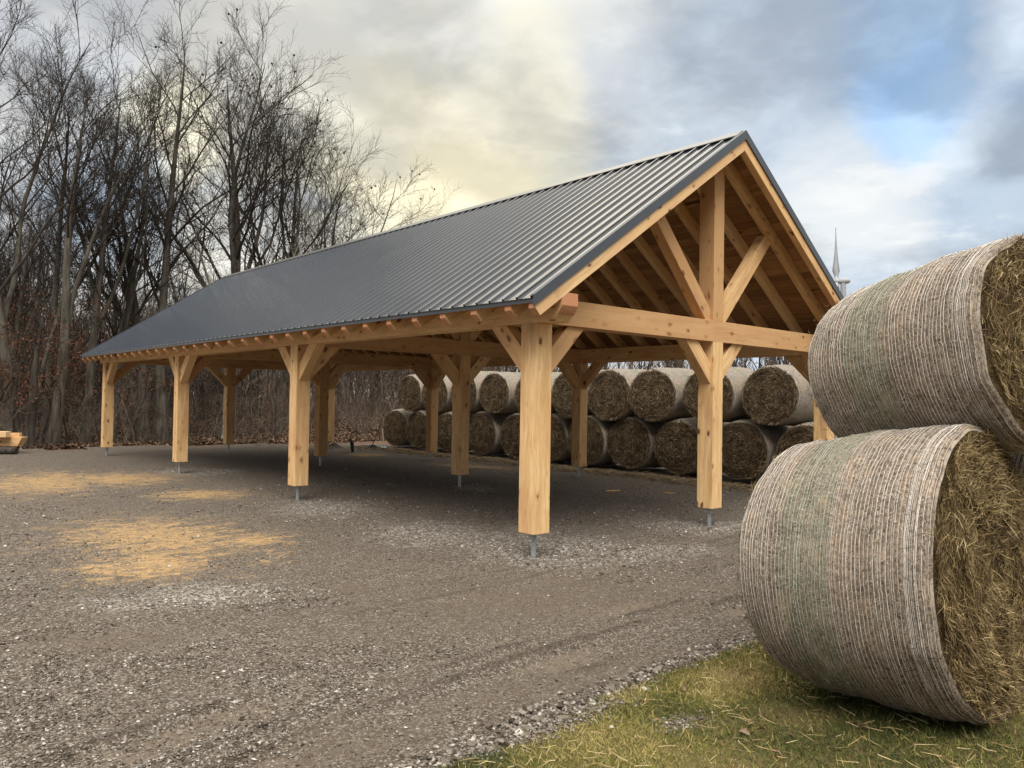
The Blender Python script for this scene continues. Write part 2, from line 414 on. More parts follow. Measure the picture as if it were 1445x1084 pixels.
def m_gravel(t, b):
    P = t.new('ShaderNodeNewGeometry').outputs['Position']
    w = t.vmath('ADD', P, t.vmath('SCALE', t.noise(P, 9, 2, .5, 0, 1), scale=.05))
    n0 = t.noise(P, .55, 4, .6); n1 = t.noise(P, 3.2, 5, .65); n2 = t.noise(P, 34, 3, .7)
    v1 = t.voro(w, 38, 'Color'); s1 = t.new('ShaderNodeSeparateColor'); t.l.new(v1, s1.inputs[0]); d1 = t.voro(w, 38)
    v2 = t.voro(w, 85, 'Color'); s2 = t.new('ShaderNodeSeparateColor'); t.l.new(v2, s2.inputs[0]); d2 = t.voro(w, 85)
    n4 = t.noise(P, 11, 4, .75); n5 = t.noise(P, 75, 2, .7)
    c = t.mix(t.ramp(n2, .30, .70), (.030, .024, .018), (.130, .103, .079))
    c = t.mix(t.math('MULTIPLY', t.ramp(n4, .52, .64), .5), c, (.045, .036, .029))
    c = t.mix(t.math('MULTIPLY', t.ramp(n4, .46, .36), .4), c, (.18, .148, .118))
    c = t.mix(t.math('MULTIPLY', t.ramp(n5, .58, .70), .55), c, (.28, .245, .205))
    c = t.mix(t.ramp(n0, .35, .65, 0, .4), c, (.115, .09, .069))
    c = t.mix(t.math('MULTIPLY', t.ramp(s2.outputs[0], .55, .9), .7), c, t.mix(s2.outputs[1], (.16, .14, .125), (.36, .34, .32)))
    c = t.mix(t.math('MULTIPLY', t.ramp(s2.outputs[2], .75, .9), .6), c, (.03, .025, .022))
    wob = t.math('MULTIPLY', t.math('SUBTRACT', n1, .5), 1.6)
    strk = t.noise(t.scale(t.vmath('ADD', P, (0, 0, 0)), (2.2, 5.0, 1)), 1.0, 6, .68)
    wob2 = t.math('ADD', t.math('ADD', wob, t.math('MULTIPLY', t.math('SUBTRACT', strk, .5), 2.6)), t.math('MULTIPLY', t.math('SUBTRACT', n2, .5), 1.6))
    wh = ellipse_mask(t, P, WHT, wob2)
    stones = t.math('MULTIPLY', t.ramp(s1.outputs[0], .45, .6), t.ramp(t.math('ADD', t.math('MULTIPLY', wh, .6), t.math('MULTIPLY', n1, .5)), .32, .62))
    c = t.mix(t.math('MULTIPLY', stones, .8), c, t.mix(s1.outputs[1], (.14, .125, .11), (.42, .40, .37)))
    md = ellipse_mask(t, P, MUD, wob)
    c = t.mix(t.math('MULTIPLY', md, .55), c, t.mix(n2, (.085, .067, .051), (.14, .112, .087)))
    rt = t.attr('rut', 'Fac')
    c = t.mix(t.math('MULTIPLY', t.ramp(t.math('ADD', rt, t.math('MULTIPLY', t.math('SUBTRACT', n2, .5), .8)), .12, .6), .5), c, (.036, .028, .021))
    c = t.mix(t.math('MULTIPLY', t.ramp(rt, -.25, -.8), .7), c, t.mix(n2, (.115, .090, .068), (.19, .155, .12)))
    sw = ellipse_mask(t, P, SAW, wob2)
    fin_ = t.noise(P, 48, 4, .75)
    sw = t.ramp(t.math('ADD', sw, t.math('ADD', t.math('MULTIPLY', t.math('SUBTRACT', fin_, .5), 1.7), t.math('MULTIPLY', t.math('SUBTRACT', n4, .5), 2.6))), .34, 1.30)
    c = t.mix(t.math('MULTIPLY', sw, .78), c, t.mix(t.noise(P, 15, 2, .5), (.34, .205, .085), (.56, .38, .18)))
    h = t.math('ADD', t.math('MULTIPLY', t.math('SUBTRACT', 1.0, d1), t.math('ADD', .35, stones)), t.math('MULTIPLY', t.math('SUBTRACT', 1.0, d2), .6))
    h = t.math('ADD', h, t.math('MULTIPLY', n2, .9))
    return c, t.bump(h, .8, .012)
GRAVEL = material('crushed_gravel', m_gravel, .92, .15)
def m_soil(t, b):
    P = t.new('ShaderNodeNewGeometry').outputs['Position']
    n = t.noise(P, 18, 4, .7); n1 = t.noise(P, 2, 4, .6)
    c = t.mix(n, (.06, .055, .022), (.14, .12, .045)); c = t.mix(t.ramp(n1, .35, .6), c, (.13, .095, .05))
    return c, t.bump(n, .8, .02)
SOIL = material('matted_turf', m_soil, .95, .1)
def m_litter(t, b):
    P = t.new('ShaderNodeNewGeometry').outputs['Position']
    n = t.noise(P, 3, 5, .7); v = t.voro(P, 9, 'Color'); s = t.new('ShaderNodeSeparateColor'); t.l.new(v, s.inputs[0])
    c = t.mix(n, (.06, .040, .028), (.14, .090, .060)); c = t.mix(t.ramp(s.outputs[0], .5, .9, 0, .7), c, (.19, .115, .075))
    return c, t.bump(t.math('ADD', n, s.outputs[1]), .8, .04)
LITTER = material('leaf_litter', m_litter, .95, .1)

# ------------------------------------------------------------------ ground
def height(x, y):
    verge = sstep(-3.0, -3.35, y + .12 * np.sin(x * 1.3)) * .02 + np.clip((-3.15 - y) * .095, 0, .26)
    verge = verge * sstep(14, 8, np.abs(x))
    wob = (fbm(x * .35, y * .35, 3, 5) - .5) * .05
    # ridge of soil at the wood's edge, then lower floor
    e = y - (21.2 - np.clip(x - 5, 0, 30) * .55)
    ed = sstep(-.4, .5, e) * .05 - sstep(.6, 3.0, e) * .06 + np.clip(e - 3, 0, 45) * .032
    # keep the yard flat under the posts and bales
    return verge + wob + ed
def rut(x, y):
    """wheel ruts with a ribbed tread, running along the verge and across the yard"""
    h = 0
    for (y0, sl, amp, w) in ((-2.72, .03, .050, .17), (-2.05, .06, .032, .17), (-1.05, .10, .020, .2), (.35, -.12, .016, .2)):
        yy = y - (y0 + sl * (x + 3) + .10 * np.sin(x * .9 + y0))
        m = np.exp(-(yy / w) ** 4); lip = np.exp(-((np.abs(yy) - w * 1.35) / (w * .35)) ** 2)
        tread = .5 + .5 * np.sin((x + np.abs(yy) * .8) * 42)
        k = sstep(.30, .5, fbm(x * .6 + y0, y * .7, 2, 31))
        h = h + k * amp * (-m + .7 * lip * (.6 + .8 * vnoise(x * 9, y * 9, 3)) + .42 * m * tread)
    return h
def grid_axis(lo, hi, a, b, fine, grow=1.16):
    xs = list(np.arange(a, b, fine)); s = fine; x = a
    while x > lo: s *= grow; x -= s; xs.insert(0, x)
    s = fine; x = xs[-1]
    while x < hi: s *= grow; x += s; xs.append(x)
    return np.array(xs)
def sheet(name, xs, ys, off, mat, keep=None, fine=True, **kw):
    X, Y = np.meshgrid(xs, ys); Z = height(X, Y) + off
    if fine:
        Z = Z + rut(X, Y) + (fbm(X * 9, Y * 9, 3, 9) - .5) * .016 * sstep(26, 10, np.hypot(X + 3, Y))
    V = np.stack([X, Y, Z], -1).reshape(-1, 3); ny, nx = X.shape; RT = np.clip(rut(X, Y) * 28, -1, 1).ravel()
    idx = np.arange(ny * nx).reshape(ny, nx)
    Fq = np.stack([idx[:-1, :-1], idx[:-1, 1:], idx[1:, 1:], idx[1:, :-1]], -1).reshape(-1, 4)
    if keep is not None:
        c = V[Fq].mean(1); Fq = Fq[keep(c[:, 0], c[:, 1])]
        used = np.unique(Fq); mp = np.zeros(len(V), int); mp[used] = np.arange(len(used)); V = V[used]; RT = RT[used]; Fq = mp[Fq]
    return link(name, np_mesh(name, V, Fq, {'rut': RT}, True), mat, kind='structure', **kw)
VE = np.array([on_z(u, v, .01)[:2] for u, v in ((620, 1110), (690, 1084), (760, 1046), (850, 1000), (950, 958), (1050, 925), (1110, 905))])
SE = np.array([on_z(u, v, .0)[:2] for u, v in ((500, 1110), (560, 1084), (660, 1040), (760, 1000), (860, 966), (960, 932), (1060, 903))])
VE = VE[np.argsort(VE[:, 0])]; SE = SE[np.argsort(SE[:, 0])]
def verge_line(x): return np.interp(x, VE[:, 0], VE[:, 1]) + (fbm(x * 3.7, x * 0 + 3, 3, 77) - .5) * .10
def stone_line(x): return np.interp(x, SE[:, 0], SE[:, 1])
def wood_line(x): return 21.3 - np.clip(x - 5, 0, 30) * .55 + (fbm(x * .8, x * 0 + 8, 3, 17) - .5) * .9
ga = grid_axis(-900, 1200, -9, 22, .5, 1.25)
gb = grid_axis(-500, 1600, -8, 26, .5, 1.25)
g = sheet('ground', ga, gb, -.05, LITTER, fine=False)
g['label'] = 'brown leaf covered floor of the wood and land beyond the yard'
ys_ = sheet('gravel_yard', grid_axis(-26, 20, -6.2, 3.5, .035, 1.05), grid_axis(-4.2, 24, -4.0, 4.0, .035, 1.03), 0.0, GRAVEL,
      keep=lambda x, y: (y > verge_line(x) - .25) & (y < wood_line(x)) & (x < 17.5))
ys_['label'] = 'grey brown gravel yard with wheel ruts and sawdust patches'
vg = sheet('grass_verge', grid_axis(-16, 16, -5, 2, .05, 1.1), grid_axis(-14, -2.6, -5.6, -2.9, .04, 1.1), .012, SOIL,
      keep=lambda x, y: (y < verge_line(x)), fine=False)
vg['label'] = 'matted winter turf at the near corner of the yard'

def ground_z(x, y): return height(x, y)
def in_view(P3, m=60):
    d = P3 - CAM; z = d @ F; u = 722.5 + FPX * (d @ R) / z; v = 542 - FPX * (d @ U) / z
    return (z > .3) & (u > -m) & (u < 1445 + m) & (v < 1084 + m)

# stones: real chips where the yard is near, larger ones along the verge
def stones(xy, size, tone, z=None, sink=.3):
    N = len(xy); oct_ = np.array([(1, 0, 0), (0, 1, 0), (-1, 0, 0), (0, -1, 0), (0, 0, 1.0), (0, 0, -1.0)])
    fa = np.array([(0, 1, 4), (1, 2, 4), (2, 3, 4), (3, 0, 4), (1, 0, 5), (2, 1, 5), (3, 2, 5), (0, 3, 5)])
    V = oct_[None] * (.6 + .8 * rng.random((N, 6, 1))) * size[:, None, None] * np.array([1, 1, .55]) * .5
    V = V + rng.normal(size=V.shape) * size[:, None, None] * .10
    a = rng.random(N) * 6.283; ca, sa = np.cos(a), np.sin(a)
    V = np.stack([V[..., 0] * ca[:, None] - V[..., 1] * sa[:, None], V[..., 0] * sa[:, None] + V[..., 1] * ca[:, None], V[..., 2]], -1)
    zz = (height(xy[:, 0], xy[:, 1]) + rut(xy[:, 0], xy[:, 1])) if z is None else z
    V += np.concatenate([xy, (zz + size * (.28 - sink * .5))[:, None]], 1)[:, None, :]
    Fq = (np.arange(N)[:, None, None] * 6 + fa[None]).reshape(-1, 3)
    return V.reshape(-1, 3), Fq, {'tone': np.repeat(tone, 6)}
n = 230000
uv = np.stack([rng.uniform(-40, 1200, n), 655 + 445 * rng.random(n) ** .70], 1)
pts = np.array([CAM + (F + R * (u - 722.5) / FPX + U * (542 - v) / FPX) * 1.0 for u, v in uv]) - CAM
pts = CAM + pts * ((0 - CAM[2]) / pts[:, 2:3])
xy = pts[:, :2]; dist = np.hypot(xy[:, 0] - CAM[0], xy[:, 1] - CAM[1])
cl_ = fbm(xy[:, 0] * 1.1, xy[:, 1] * 1.1, 4, 41)
def in_ell(xy, ells, s=1.0):
    m = np.zeros(len(xy))
    for (x, y, ux, uy, a, b_) in ells:
        d = xy - np.array([x, y]); p = (d @ np.array([ux, uy])) / (a * s); q = (d @ np.array([-uy, ux])) / (b_ * s)
        m = np.maximum(m, np.exp(-(p * p + q * q)))
    return m
dw = in_ell(xy, WHT); dm = in_ell(xy, MUD); ds = in_ell(xy, SAW)
keep = (xy[:, 1] > verge_line(xy[:, 0]) - .02) & (rng.random(n) < np.clip(.10 + .62 * sstep(.44, .64, cl_) + .7 * dw - .75 * dm - .5 * ds, .04, 1)) & (dist < 24)
xy = xy[keep]; dw = dw[keep]; dist = dist[keep]; N = len(xy)
size = np.clip(rng.lognormal(math.log(.0115), .42, N), .006, .032) * (1 + np.clip(dist - 5, 0, 20) * .07)
tone = np.clip(rng.normal(.42, .27, N) + dw * .2, 0, 1)
S1 = stones(xy, size, tone)
link('gravel', np_mesh('gravel', S1[0], S1[1], S1[2]), STONE, label='loose crushed stone chips scattered over the yard', cat='gravel', kind='stuff')
# verge stones
N = 4200; x = rng.uniform(-4.8, .2, N); a_, b_ = verge_line(x), stone_line(x); k_ = rng.random(N)
xy = np.stack([x, a_ * k_ + b_ * (1 - k_) + rng.normal(0, .045, N)], 1); size = np.clip(rng.lognormal(math.log(.0175), .42, N), .008, .055)
N2 = 900; a = on_z(790, 1035); xy2 = np.stack([rng.normal(a[0], .34, N2), rng.normal(a[1] + .0, .085, N2)], 1)
xy = np.concatenate([xy, xy2]); size = np.concatenate([size, np.clip(rng.lognormal(math.log(.016), .35, N2), .007, .035)])
a = on_z(960, 1050); N3 = 260; xy = np.concatenate([xy, np.stack([rng.normal(a[0], .10, N3), rng.normal(a[1], .07, N3)], 1)]); size = np.concatenate([size, rng.uniform(.008, .02, N3)])
S2 = stones(xy, size, np.clip(rng.normal(.46, .27, len(xy)), 0, 1), z=height(xy[:, 0], xy[:, 1]) + .014)
link('verge_stones', np_mesh('verge_stones', S2[0], S2[1], S2[2]), STONE, label='line of larger pale stones along the edge of the grass', cat='stones', kind='stuff')

# grass
def grass_pts(n):
    x = rng.uniform(-4.6, 2.2, n); y = rng.uniform(-6.6, -2.9, n); p = np.stack([x, y, height(x, y)], 1)
    cl = fbm(x * 2.3, y * 2.3, 3, 61); m = in_view(p, 500) & (y < verge_line(x) + .03) & (rng.random(n) < np.clip(.45 + 1.6 * (cl - .3), .35, 1))
    b1 = on_z(790, 1035); b2 = on_z(960, 1050)
    m &= ~((np.hypot((x - b1[0]) / .5, (y - b1[1]) / .11) < 1) & (rng.random(n) < .8)) & ~((np.hypot((x - b2[0]) / .14, (y - b2[1]) / .09) < 1) & (rng.random(n) < .8))
    return p[m]
p = grass_pts(620000); N = len(p)
yel = fbm(p[:, 0] * 1.6 + 4, p[:, 1] * 1.6, 3, 88)
patch = np.exp(-((p[:, 1] + 3.55) / .3) ** 2) * sstep(-3.0, -1.6, p[:, 0])
tone = np.clip(rng.normal(.27, .17, N) + (yel - .5) * 1.3 + .28 * patch + (rng.random(N) < .14) * .45, 0, 1)
a = rng.random(N) * 6.283; el = np.clip(rng.normal(.55, .38, N), .05, 1.4)
dv = np.stack([np.cos(a) * np.cos(el), np.sin(a) * np.cos(el), np.sin(el)], 1)
V, Fq, at = blades(p + np.array([0, 0, .008]), dv, np.clip(rng.lognormal(math.log(.028), .4, N), .012, .09), rng.uniform(.0018, .0036, N), tone)
link('grass', np_mesh('grass', V, Fq, at), GRASSM, label='short green and straw coloured winter grass on the verge', cat='grass', kind='stuff')
# loose straw on the verge and by the bales
p = grass_pts(3800); N = len(p); a = rng.random(N) * 6.283
dv = np.stack([np.cos(a), np.sin(a), rng.normal(.06, .06, N)], 1)
V1 = blades(p + np.array([0, 0, .035]), dv, rng.uniform(.04, .13, N), rng.uniform(.0022, .004, N), rng.uniform(.55, 1, N))
N = 8000; x = rng.uniform(8.0, 9.0, N) + rng.normal(0, .25, N); y = rng.uniform(.2, 18.0, N)
p = np.stack([x, y, height(x, y) + .012 + .05 * rng.random(N) ** 3], 1); a = rng.random(N) * 6.283
V2 = blades(p, np.stack([np.cos(a), np.sin(a), rng.normal(.08, .08, N)], 1), rng.uniform(.06, .22, N), rng.uniform(.004, .008, N), rng.uniform(.05, .75, N))
V, Fq, at = join([V1, V2])
link('loose_straw', np_mesh('loose_straw', V, Fq, at), STRAW, label='loose straw strewn along the foot of the bales and the grass', cat='straw', kind='stuff')

# ------------------------------------------------------------------ the pavilion
S = .254; W2, WID = 3.532, 7.06; BY = [0.0, 5.883, 11.719, 17.76]; YEND = 17.76 + S; BX = [0.0, W2, WID]
ZB, ZP, ZT = .26, 2.668, 2.975
XR = (WID + S) / 2; SL = .673
def zr(x): return 2.891 + SL * ((x if x < XR else 2 * XR - x) + .43)
YF, YR = -.41, 18.585
pav = link('timber_pavilion', None, label='open timber frame pavilion with a dark ribbed metal gable roof', cat='pavilion')
def part(name, mb, mat, parent=pav, bevel=.0035, smooth=False, ends=None):
    o = link(name, mb.mesh(name, smooth), mat, parent)
    if ends is not None:
        o.data.materials.append(ENDG); ev = Vector(ends).normalized()
        for p_ in o.data.polygons:
            if abs(p_.normal.dot(ev)) > .72: p_.material_index = 1
    if bevel:
        m = o.modifiers.new('bevel', 'BEVEL'); m.width = bevel; m.segments = 1; m.limit_method = 'ANGLE'; m.angle_limit = math.radians(30)
    return o
gz = float(height(np.array([0.]), np.array([0.]))[0])
for ix, bx in enumerate(BX):
    for iy, by in enumerate(BY):
        m = MB(); m.box(bx, bx + S, by, by + S, ZB, ZP, 'z'); po = part('post', m, WOOD)
        cx, cy = bx + S / 2, by + S / 2; g0 = float(height(np.array([cx]), np.array([cy]))[0]) - .03
        prof = [(.0, g0), (.030, g0), (.030, .185), (.036, .187), (.036, .222), (.030, .224), (.030, .232), (.012, .234), (.012, .252), (.06, .253), (.06, .2597), (0, .2597)]
        k = 16; V = []; Fq = []
        for r_, z_ in prof:
            for q in range(k): V.append((cx + r_ * math.cos(q * 6.28318 / k), cy + r_ * math.sin(q * 6.28318 / k), z_))
        for i in range(len(prof) - 1):
            for q in range(k): Fq.append((i * k + q, i * k + (q + 1) % k, (i + 1) * k + (q + 1) % k, (i + 1) * k + q))
        pile = link('screw_pile', np_mesh('screw_pile', V, np.array(Fq)), GALV, po)
BT = .16; BO = (S - BT) / 2; BA, BB = .31, .61
def brace(ix, iy, axis, sg):
    bx, by = BX[ix], BY[iy]; m = MB()
    if axis == 'x':
        x0 = bx + S if sg > 0 else bx
        poly = [(x0, ZP - BB), (x0, ZP - BA), (x0 + sg * BA, ZP), (x0 + sg * BB, ZP)]
        m.prism(poly, 'y', by + BO, by + BO + BT, (sg, 0, 1))
    else:
        y0 = by + S if sg > 0 else by
        poly = [(y0, ZP - BB), (y0, ZP - BA), (y0 + sg * BA, ZP), (y0 + sg * BB, ZP)]
        m.prism(poly, 'x', bx + BO, bx + BO + BT, (0, sg, 1))
    part('knee_brace', m, WOOD)
for ix in range(3):
    for iy in range(4):
        if ix < 2: brace(ix, iy, 'x', 1)
        if ix > 0: brace(ix, iy, 'x', -1)
        if ix != 1:
            if iy < 3: brace(ix, iy, 'y', 1)
            if iy > 0: brace(ix, iy, 'y', -1)
# wall plates, the ends cut to a curve below
def plate(x0):
    m = MB(); ends = []
    for yb, yt in ((-.26, -.405), (YEND + .26, YEND + .405)):
        c = []
        for i in range(7):
            a = i / 6
            c.append((yb + (yt - yb) * a, ZP + (2.834 - ZP) * (a + .10 * math.sin(a * 3.1416) * (1 - 2 * a) - .10 * math.sin(a * 3.1416))))
        ends.append(c)
    poly = ends[0][::1] + [(-.405, ZT)] + [(YEND + .405, ZT)] + ends[1][::-1]
    m.prism(poly, 'x', x0, x0 + S, (0, 1, 0)); return part('wall_plate', m, WOOD, ends=(0, 1, 0))
plate(0.0); plate(WID)
def clip_strut(sx):
    """strut from the king post up and out to the rafter: returns polygon in (x,z); sx=-1 left, +1 right"""
    xk = W2 if sx < 0 else W2 + S; tn_ = 1.06; wd = .20; hx = wd / math.sin(math.atan(tn_))
    ox = .125                                # foot: outer edge this far from the king post on the tie
    # outer line passes (xk+sx*ox, ZT); inner line passes the king post side
    def top(x00):                            # intersect z=ZT+tn*(d) with the rafter underside, d outward from x00
        lo, hi = 0, 3
        for _ in range(50):
            mid = (lo + hi) / 2; x = x00 + sx * mid
            if ZT + tn_ * mid < zr(x) - .268: lo = mid
            else: hi = mid
        return (x00 + sx * lo, ZT + tn_ * lo)
    xo = xk + sx * ox; xi = xo - sx * hx
    d0 = (xk - xi) * sx; zi = ZT + tn_ * max(d0, 0)
    return [(xk, ZT), (xo, ZT), top(xo), top(xi), (xk, zi)]
for iy, by in enumerate(BY):
    m = MB(); m.box(S, WID, by, by + S, ZP, ZT - .002, 'x'); part('tie_beam', m, WOOD)
    m = MB(); zt = zr(W2) - .27; za = zr(XR) - .27
    m.prism([(W2, ZT - .002), (W2 + S, ZT - .002), (W2 + S, zr(W2 + S) - .27), (XR, za), (W2, zt)], 'y', by, by + S, (0, 0, 1)); part('king_post', m, WOOD)
    for sx in (-1, 1):
        m = MB(); m.prism(clip_strut(sx), 'y', by + BO, by + BO + BT, (sx, 0, 1.06)); part('strut', m, WOOD)
# rafters
RO0, RO1 = .075, .268
def rafter(y0, w, sx):
    xe = -.41; f = lambda x: x if sx < 0 else 2 * XR - x
    xa = XR - .001
    poly = [(xe, zr(xe) - RO0), (xe, zr(xe) - RO0 - .065), (xe + .075, zr(xe + .075) - RO1), (xa, zr(xa) - RO1), (xa, zr(xa) - RO0)]
    m = MB(); m.prism([(f(a), b) for a, b in poly], 'y', y0, y0 + w, (1, 0, -sx * SL)); return part('rafter', m, WOOD, ends=(1, 0, -sx * SL * .5))
RY = [YF + .004] + [-.02 + i * (17.95 + .02) / 30 for i in range(31)] + [YR - .105 - .004]
for i, y0 in enumerate(RY):
    for sx in (-1, 1): rafter(y0, .105 if i in (0, len(RY) - 1) else .108, sx)
# deck boards
for sx in (-1, 1):
    m = MB(); x = -.405; L = math.hypot(1, SL); bw = .145 / L
    while x < XR - .005:
        x1 = min(x + bw - .003, XR - .002); y = YF + .006
        while y < YR - .01:
            y1 = min(y + rng.uniform(2.2, 4.8), YR - .006); j = rng.uniform(-.002, .002)
            f = lambda q: q if sx < 0 else 2 * XR - q
            m.prism([(f(x), zr(x) - RO0 + .0015), (f(x1), zr(x1) - RO0 + .0015), (f(x1), zr(x1) - .052 + j), (f(x), zr(x) - .052 + j)], 'y', y, y1 - .003, (0, 1, 0))
            y = y1
        x += bw
    part('roof_decking', m, BOARD, bevel=0)
# ribbed roof panels
PER = .2286; prof = []      # (dy, dz)
yb = YF - .004
nr = int((YR + .004 - yb) / PER) + 1
for i in range(nr):
    y0 = yb + i * PER
    for dy, dz in ((0, 0), (.012, .0), (.017, .026), (.040, .026), (.045, 0), (.118, 0), (.122, .004), (.134, .004), (.138, 0)):
        yy = y0 + dy
        if yy < YR + .004: prof.append((yy, dz))
prof.append((YR + .004, 0))
for sx in (-1, 1):
    xs = np.linspace(-.445, XR - .012, 9); V = []; nx = len(xs); n = len(prof)
    nrm = np.array([-SL, 0, 1.0]) / math.hypot(1, SL)
    for x_ in xs:
        for yy, dz in prof:
            px, pz = x_ + nrm[0] * dz, zr(x_) - .012 + nrm[2] * dz
            V.append((px if sx < 0 else 2 * XR - px, yy, pz))
    idx = np.arange(nx * n).reshape(nx, n)
    Fq = np.stack([idx[:-1, :-1], idx[1:, :-1], idx[1:, 1:], idx[:-1, 1:]], -1).reshape(-1, 4)
    if sx > 0: Fq = Fq[:, ::-1]
    o = link('roof_panel', np_mesh('roof_panel', V, Fq), ROOF, pav)
    md = o.modifiers.new('thickness', 'SOLIDIFY'); md.thickness = .0015; md.offset = -1
    # eave flashing under the panel edge
    m = MB(); f = lambda q: q if sx < 0 else 2 * XR - q
    m.prism([(f(-.428), zr(-.428) - .014), (f(-.428), zr(-.428) - .070), (f(-.414), zr(-.414) - .070), (f(-.414), zr(-.414) - .016)], 'y', YF + .01, YR - .01); part('eave_trim', m, TRIM, bevel=0)
    for ya, yc in ((YF - .016, YF + .0), (YR, YR + .016)):
        m = MB(); xa = -.447
        lap = 1.95
        for q0, q1, e in ((xa, lap, 0.0), (lap - .03, XR - (.0005), .0022)):
            yy0, yy1 = (ya - e, yc) if ya < 0 else (ya, yc + e)
            m.prism([(f(q0), zr(q0) + .022 + e), (f(q0), zr(q0) - .105), (f(q1), zr(q1) - .105), (f(q1), zr(q1) + .022 + e)], 'y', yy0, yy1, (1, 0, 0))
        # top flange turned over the panel
        yy0, yy1 = (ya + .001, yc + .05) if ya < 0 else (ya - .05, yc - .001)
        m.prism([(f(xa + .002), zr(xa) + .0235), (f(xa + .002), zr(xa) + .0205), (f(XR - .002), zr(XR) + .0205), (f(XR - .002), zr(XR) + .0235)], 'y', yy0, yy1, (1, 0, 0))
        part('rake_trim', m, TRIM, bevel=0)
# ridge cap with a small turned edge
m = MB()
for sx in (-1, 1):
    f = lambda q: q if sx < 0 else 2 * XR - q
    xa = XR - .15
    m.prism([(f(xa), zr(xa) + .018), (f(xa), zr(xa) + .030), (f(XR), zr(XR) + .034), (f(XR), zr(XR) + .028), (f(xa + .006), zr(xa + .006) + .022)], 'y', YF + .045, YR - .045, (0, 1, 0))
part('ridge_cap', m, CAP, bevel=0)

# ------------------------------------------------------------------ hay bales
def m_wrap(kind):
    def f(t, b):
        g = t.attr('gc')          # x: -0.5..0.5 along the axis, y: arc length (m), z: random
        P = t.new('ShaderNodeTexCoord').outputs['Object']
        s = t.new('ShaderNodeSeparateXYZ'); t.l.new(g, s.inputs[0])
        n = t.noise(P, 55, 4, .7); n1 = t.noise(P, 5, 4, .6); n2 = t.noise(P, 190, 2, .6)
        nst = {'near': 52, 'far': 34}[kind]
        wv = t.math('ADD', t.math('MULTIPLY', s.outputs[0], float(nst)), t.math('MULTIPLY', n1, 1.2))
        ln = t.math('ABSOLUTE', t.math('SUBTRACT', t.math('FRACT', wv), .5))
        line = t.ramp(ln, .10, .30, 1, 0)
        c = t.mix(t.ramp(n, .3, .7), (.042, .032, .025), (.30, .24, .185)) if kind == 'near' else t.mix(t.ramp(n, .3, .7), (.12, .105, .09), (.27, .245, .21))
        c = t.mix(t.ramp(n2, .55, .7, 0, .6), c, (.52, .42, .29))
        band = t.math('MULTIPLY', t.ramp(t.math('ABSOLUTE', t.math('ADD', s.outputs[0], .10 if kind == 'near' else .0)), .11, .145, 1, 0), 1.0)
        c = t.mix(t.math('MULTIPLY', band, .30), c, (.17, .20, .14))
        bw = t.ramp(t.math('ADD', n1, t.math('MULTIPLY', n, .2)), .58, .74)
        c = t.mix(t.math('MULTIPLY', bw, .35), c, (.35, .23, .13))
        net = t.mix(band, (.58, .55, .52), (.40, .44, .38))
        c = t.mix(t.math('MULTIPLY', line, t.ramp(n1, .35, .65, .12, .42) if kind == 'near' else .28), c, net)
        h = t.math('ADD', t.math('MULTIPLY', n, .8), t.math('ADD', t.math('MULTIPLY', line, -.5), t.math('MULTIPLY', n2, .4)))
        return c, t.bump(h, .9, .008 if kind == 'near' else .012)
    return f
WRAPN = material('net_wrap_near', m_wrap('near'), .85, .2)
WRAPF = material('net_wrap_far', m_wrap('far'), .9, .15)
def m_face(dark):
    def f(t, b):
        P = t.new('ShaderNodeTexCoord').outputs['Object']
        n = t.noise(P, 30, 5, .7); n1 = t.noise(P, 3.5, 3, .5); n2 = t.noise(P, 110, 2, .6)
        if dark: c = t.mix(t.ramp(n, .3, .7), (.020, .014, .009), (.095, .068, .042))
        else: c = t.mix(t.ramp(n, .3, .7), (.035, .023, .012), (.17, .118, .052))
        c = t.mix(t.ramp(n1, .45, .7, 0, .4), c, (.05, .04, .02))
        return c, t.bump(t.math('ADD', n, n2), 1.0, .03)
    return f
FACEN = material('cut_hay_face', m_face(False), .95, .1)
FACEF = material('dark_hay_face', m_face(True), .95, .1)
def m_net(t, b):
    tn = t.attr('tone', 'Fac'); P = t.new('ShaderNodeTexCoord').outputs['Object']; n = t.noise(P, 40, 3, .6)
    c = t.mix(tn, (.66, .64, .62), (.44, .50, .44)); return t.mix(t.ramp(n, .4, .7, 0, .55), c, (.26, .21, .16)), None
NETM = material('net_string', m_net, .6, .3)

def bale_profile(tt, edge=.03):
    a = np.clip((np.abs(tt) - (.5 - edge)) / edge, 0, 1)
    b = np.clip((-tt - .22) / .28, 0, 1)                   # the end first laid down is slacker and rounder
    return 1 - .045 * a ** 2.2 - .075 * b ** 2.4
def bale_surface(tt, th, ry, rz, L, tap, seed, amp=.012):
    """local frame: axis = +X; returns xyz for arrays tt (-.5..5), th"""
    k = bale_profile(tt) * (1 + tap * tt)
    x = tt * L
    sag = 1 - .07 * np.exp(-((th + np.pi / 2) / .55) ** 2)         # flattened underside
    n1 = (fbm(tt * 4 + seed, th * 1.4 + 40, 3, seed) - .5) * amp * 3.2 + (fbm(tt * 17 + seed, th * 6 + 40, 3, seed + 3) - .5) * amp * .9
    n1 = n1 * sstep(.0, .4, np.pi - np.abs(th))
    r = k * sag
    return np.stack([x, (ry * r + n1) * np.cos(th), (rz * r + n1) * np.sin(th)], -1)
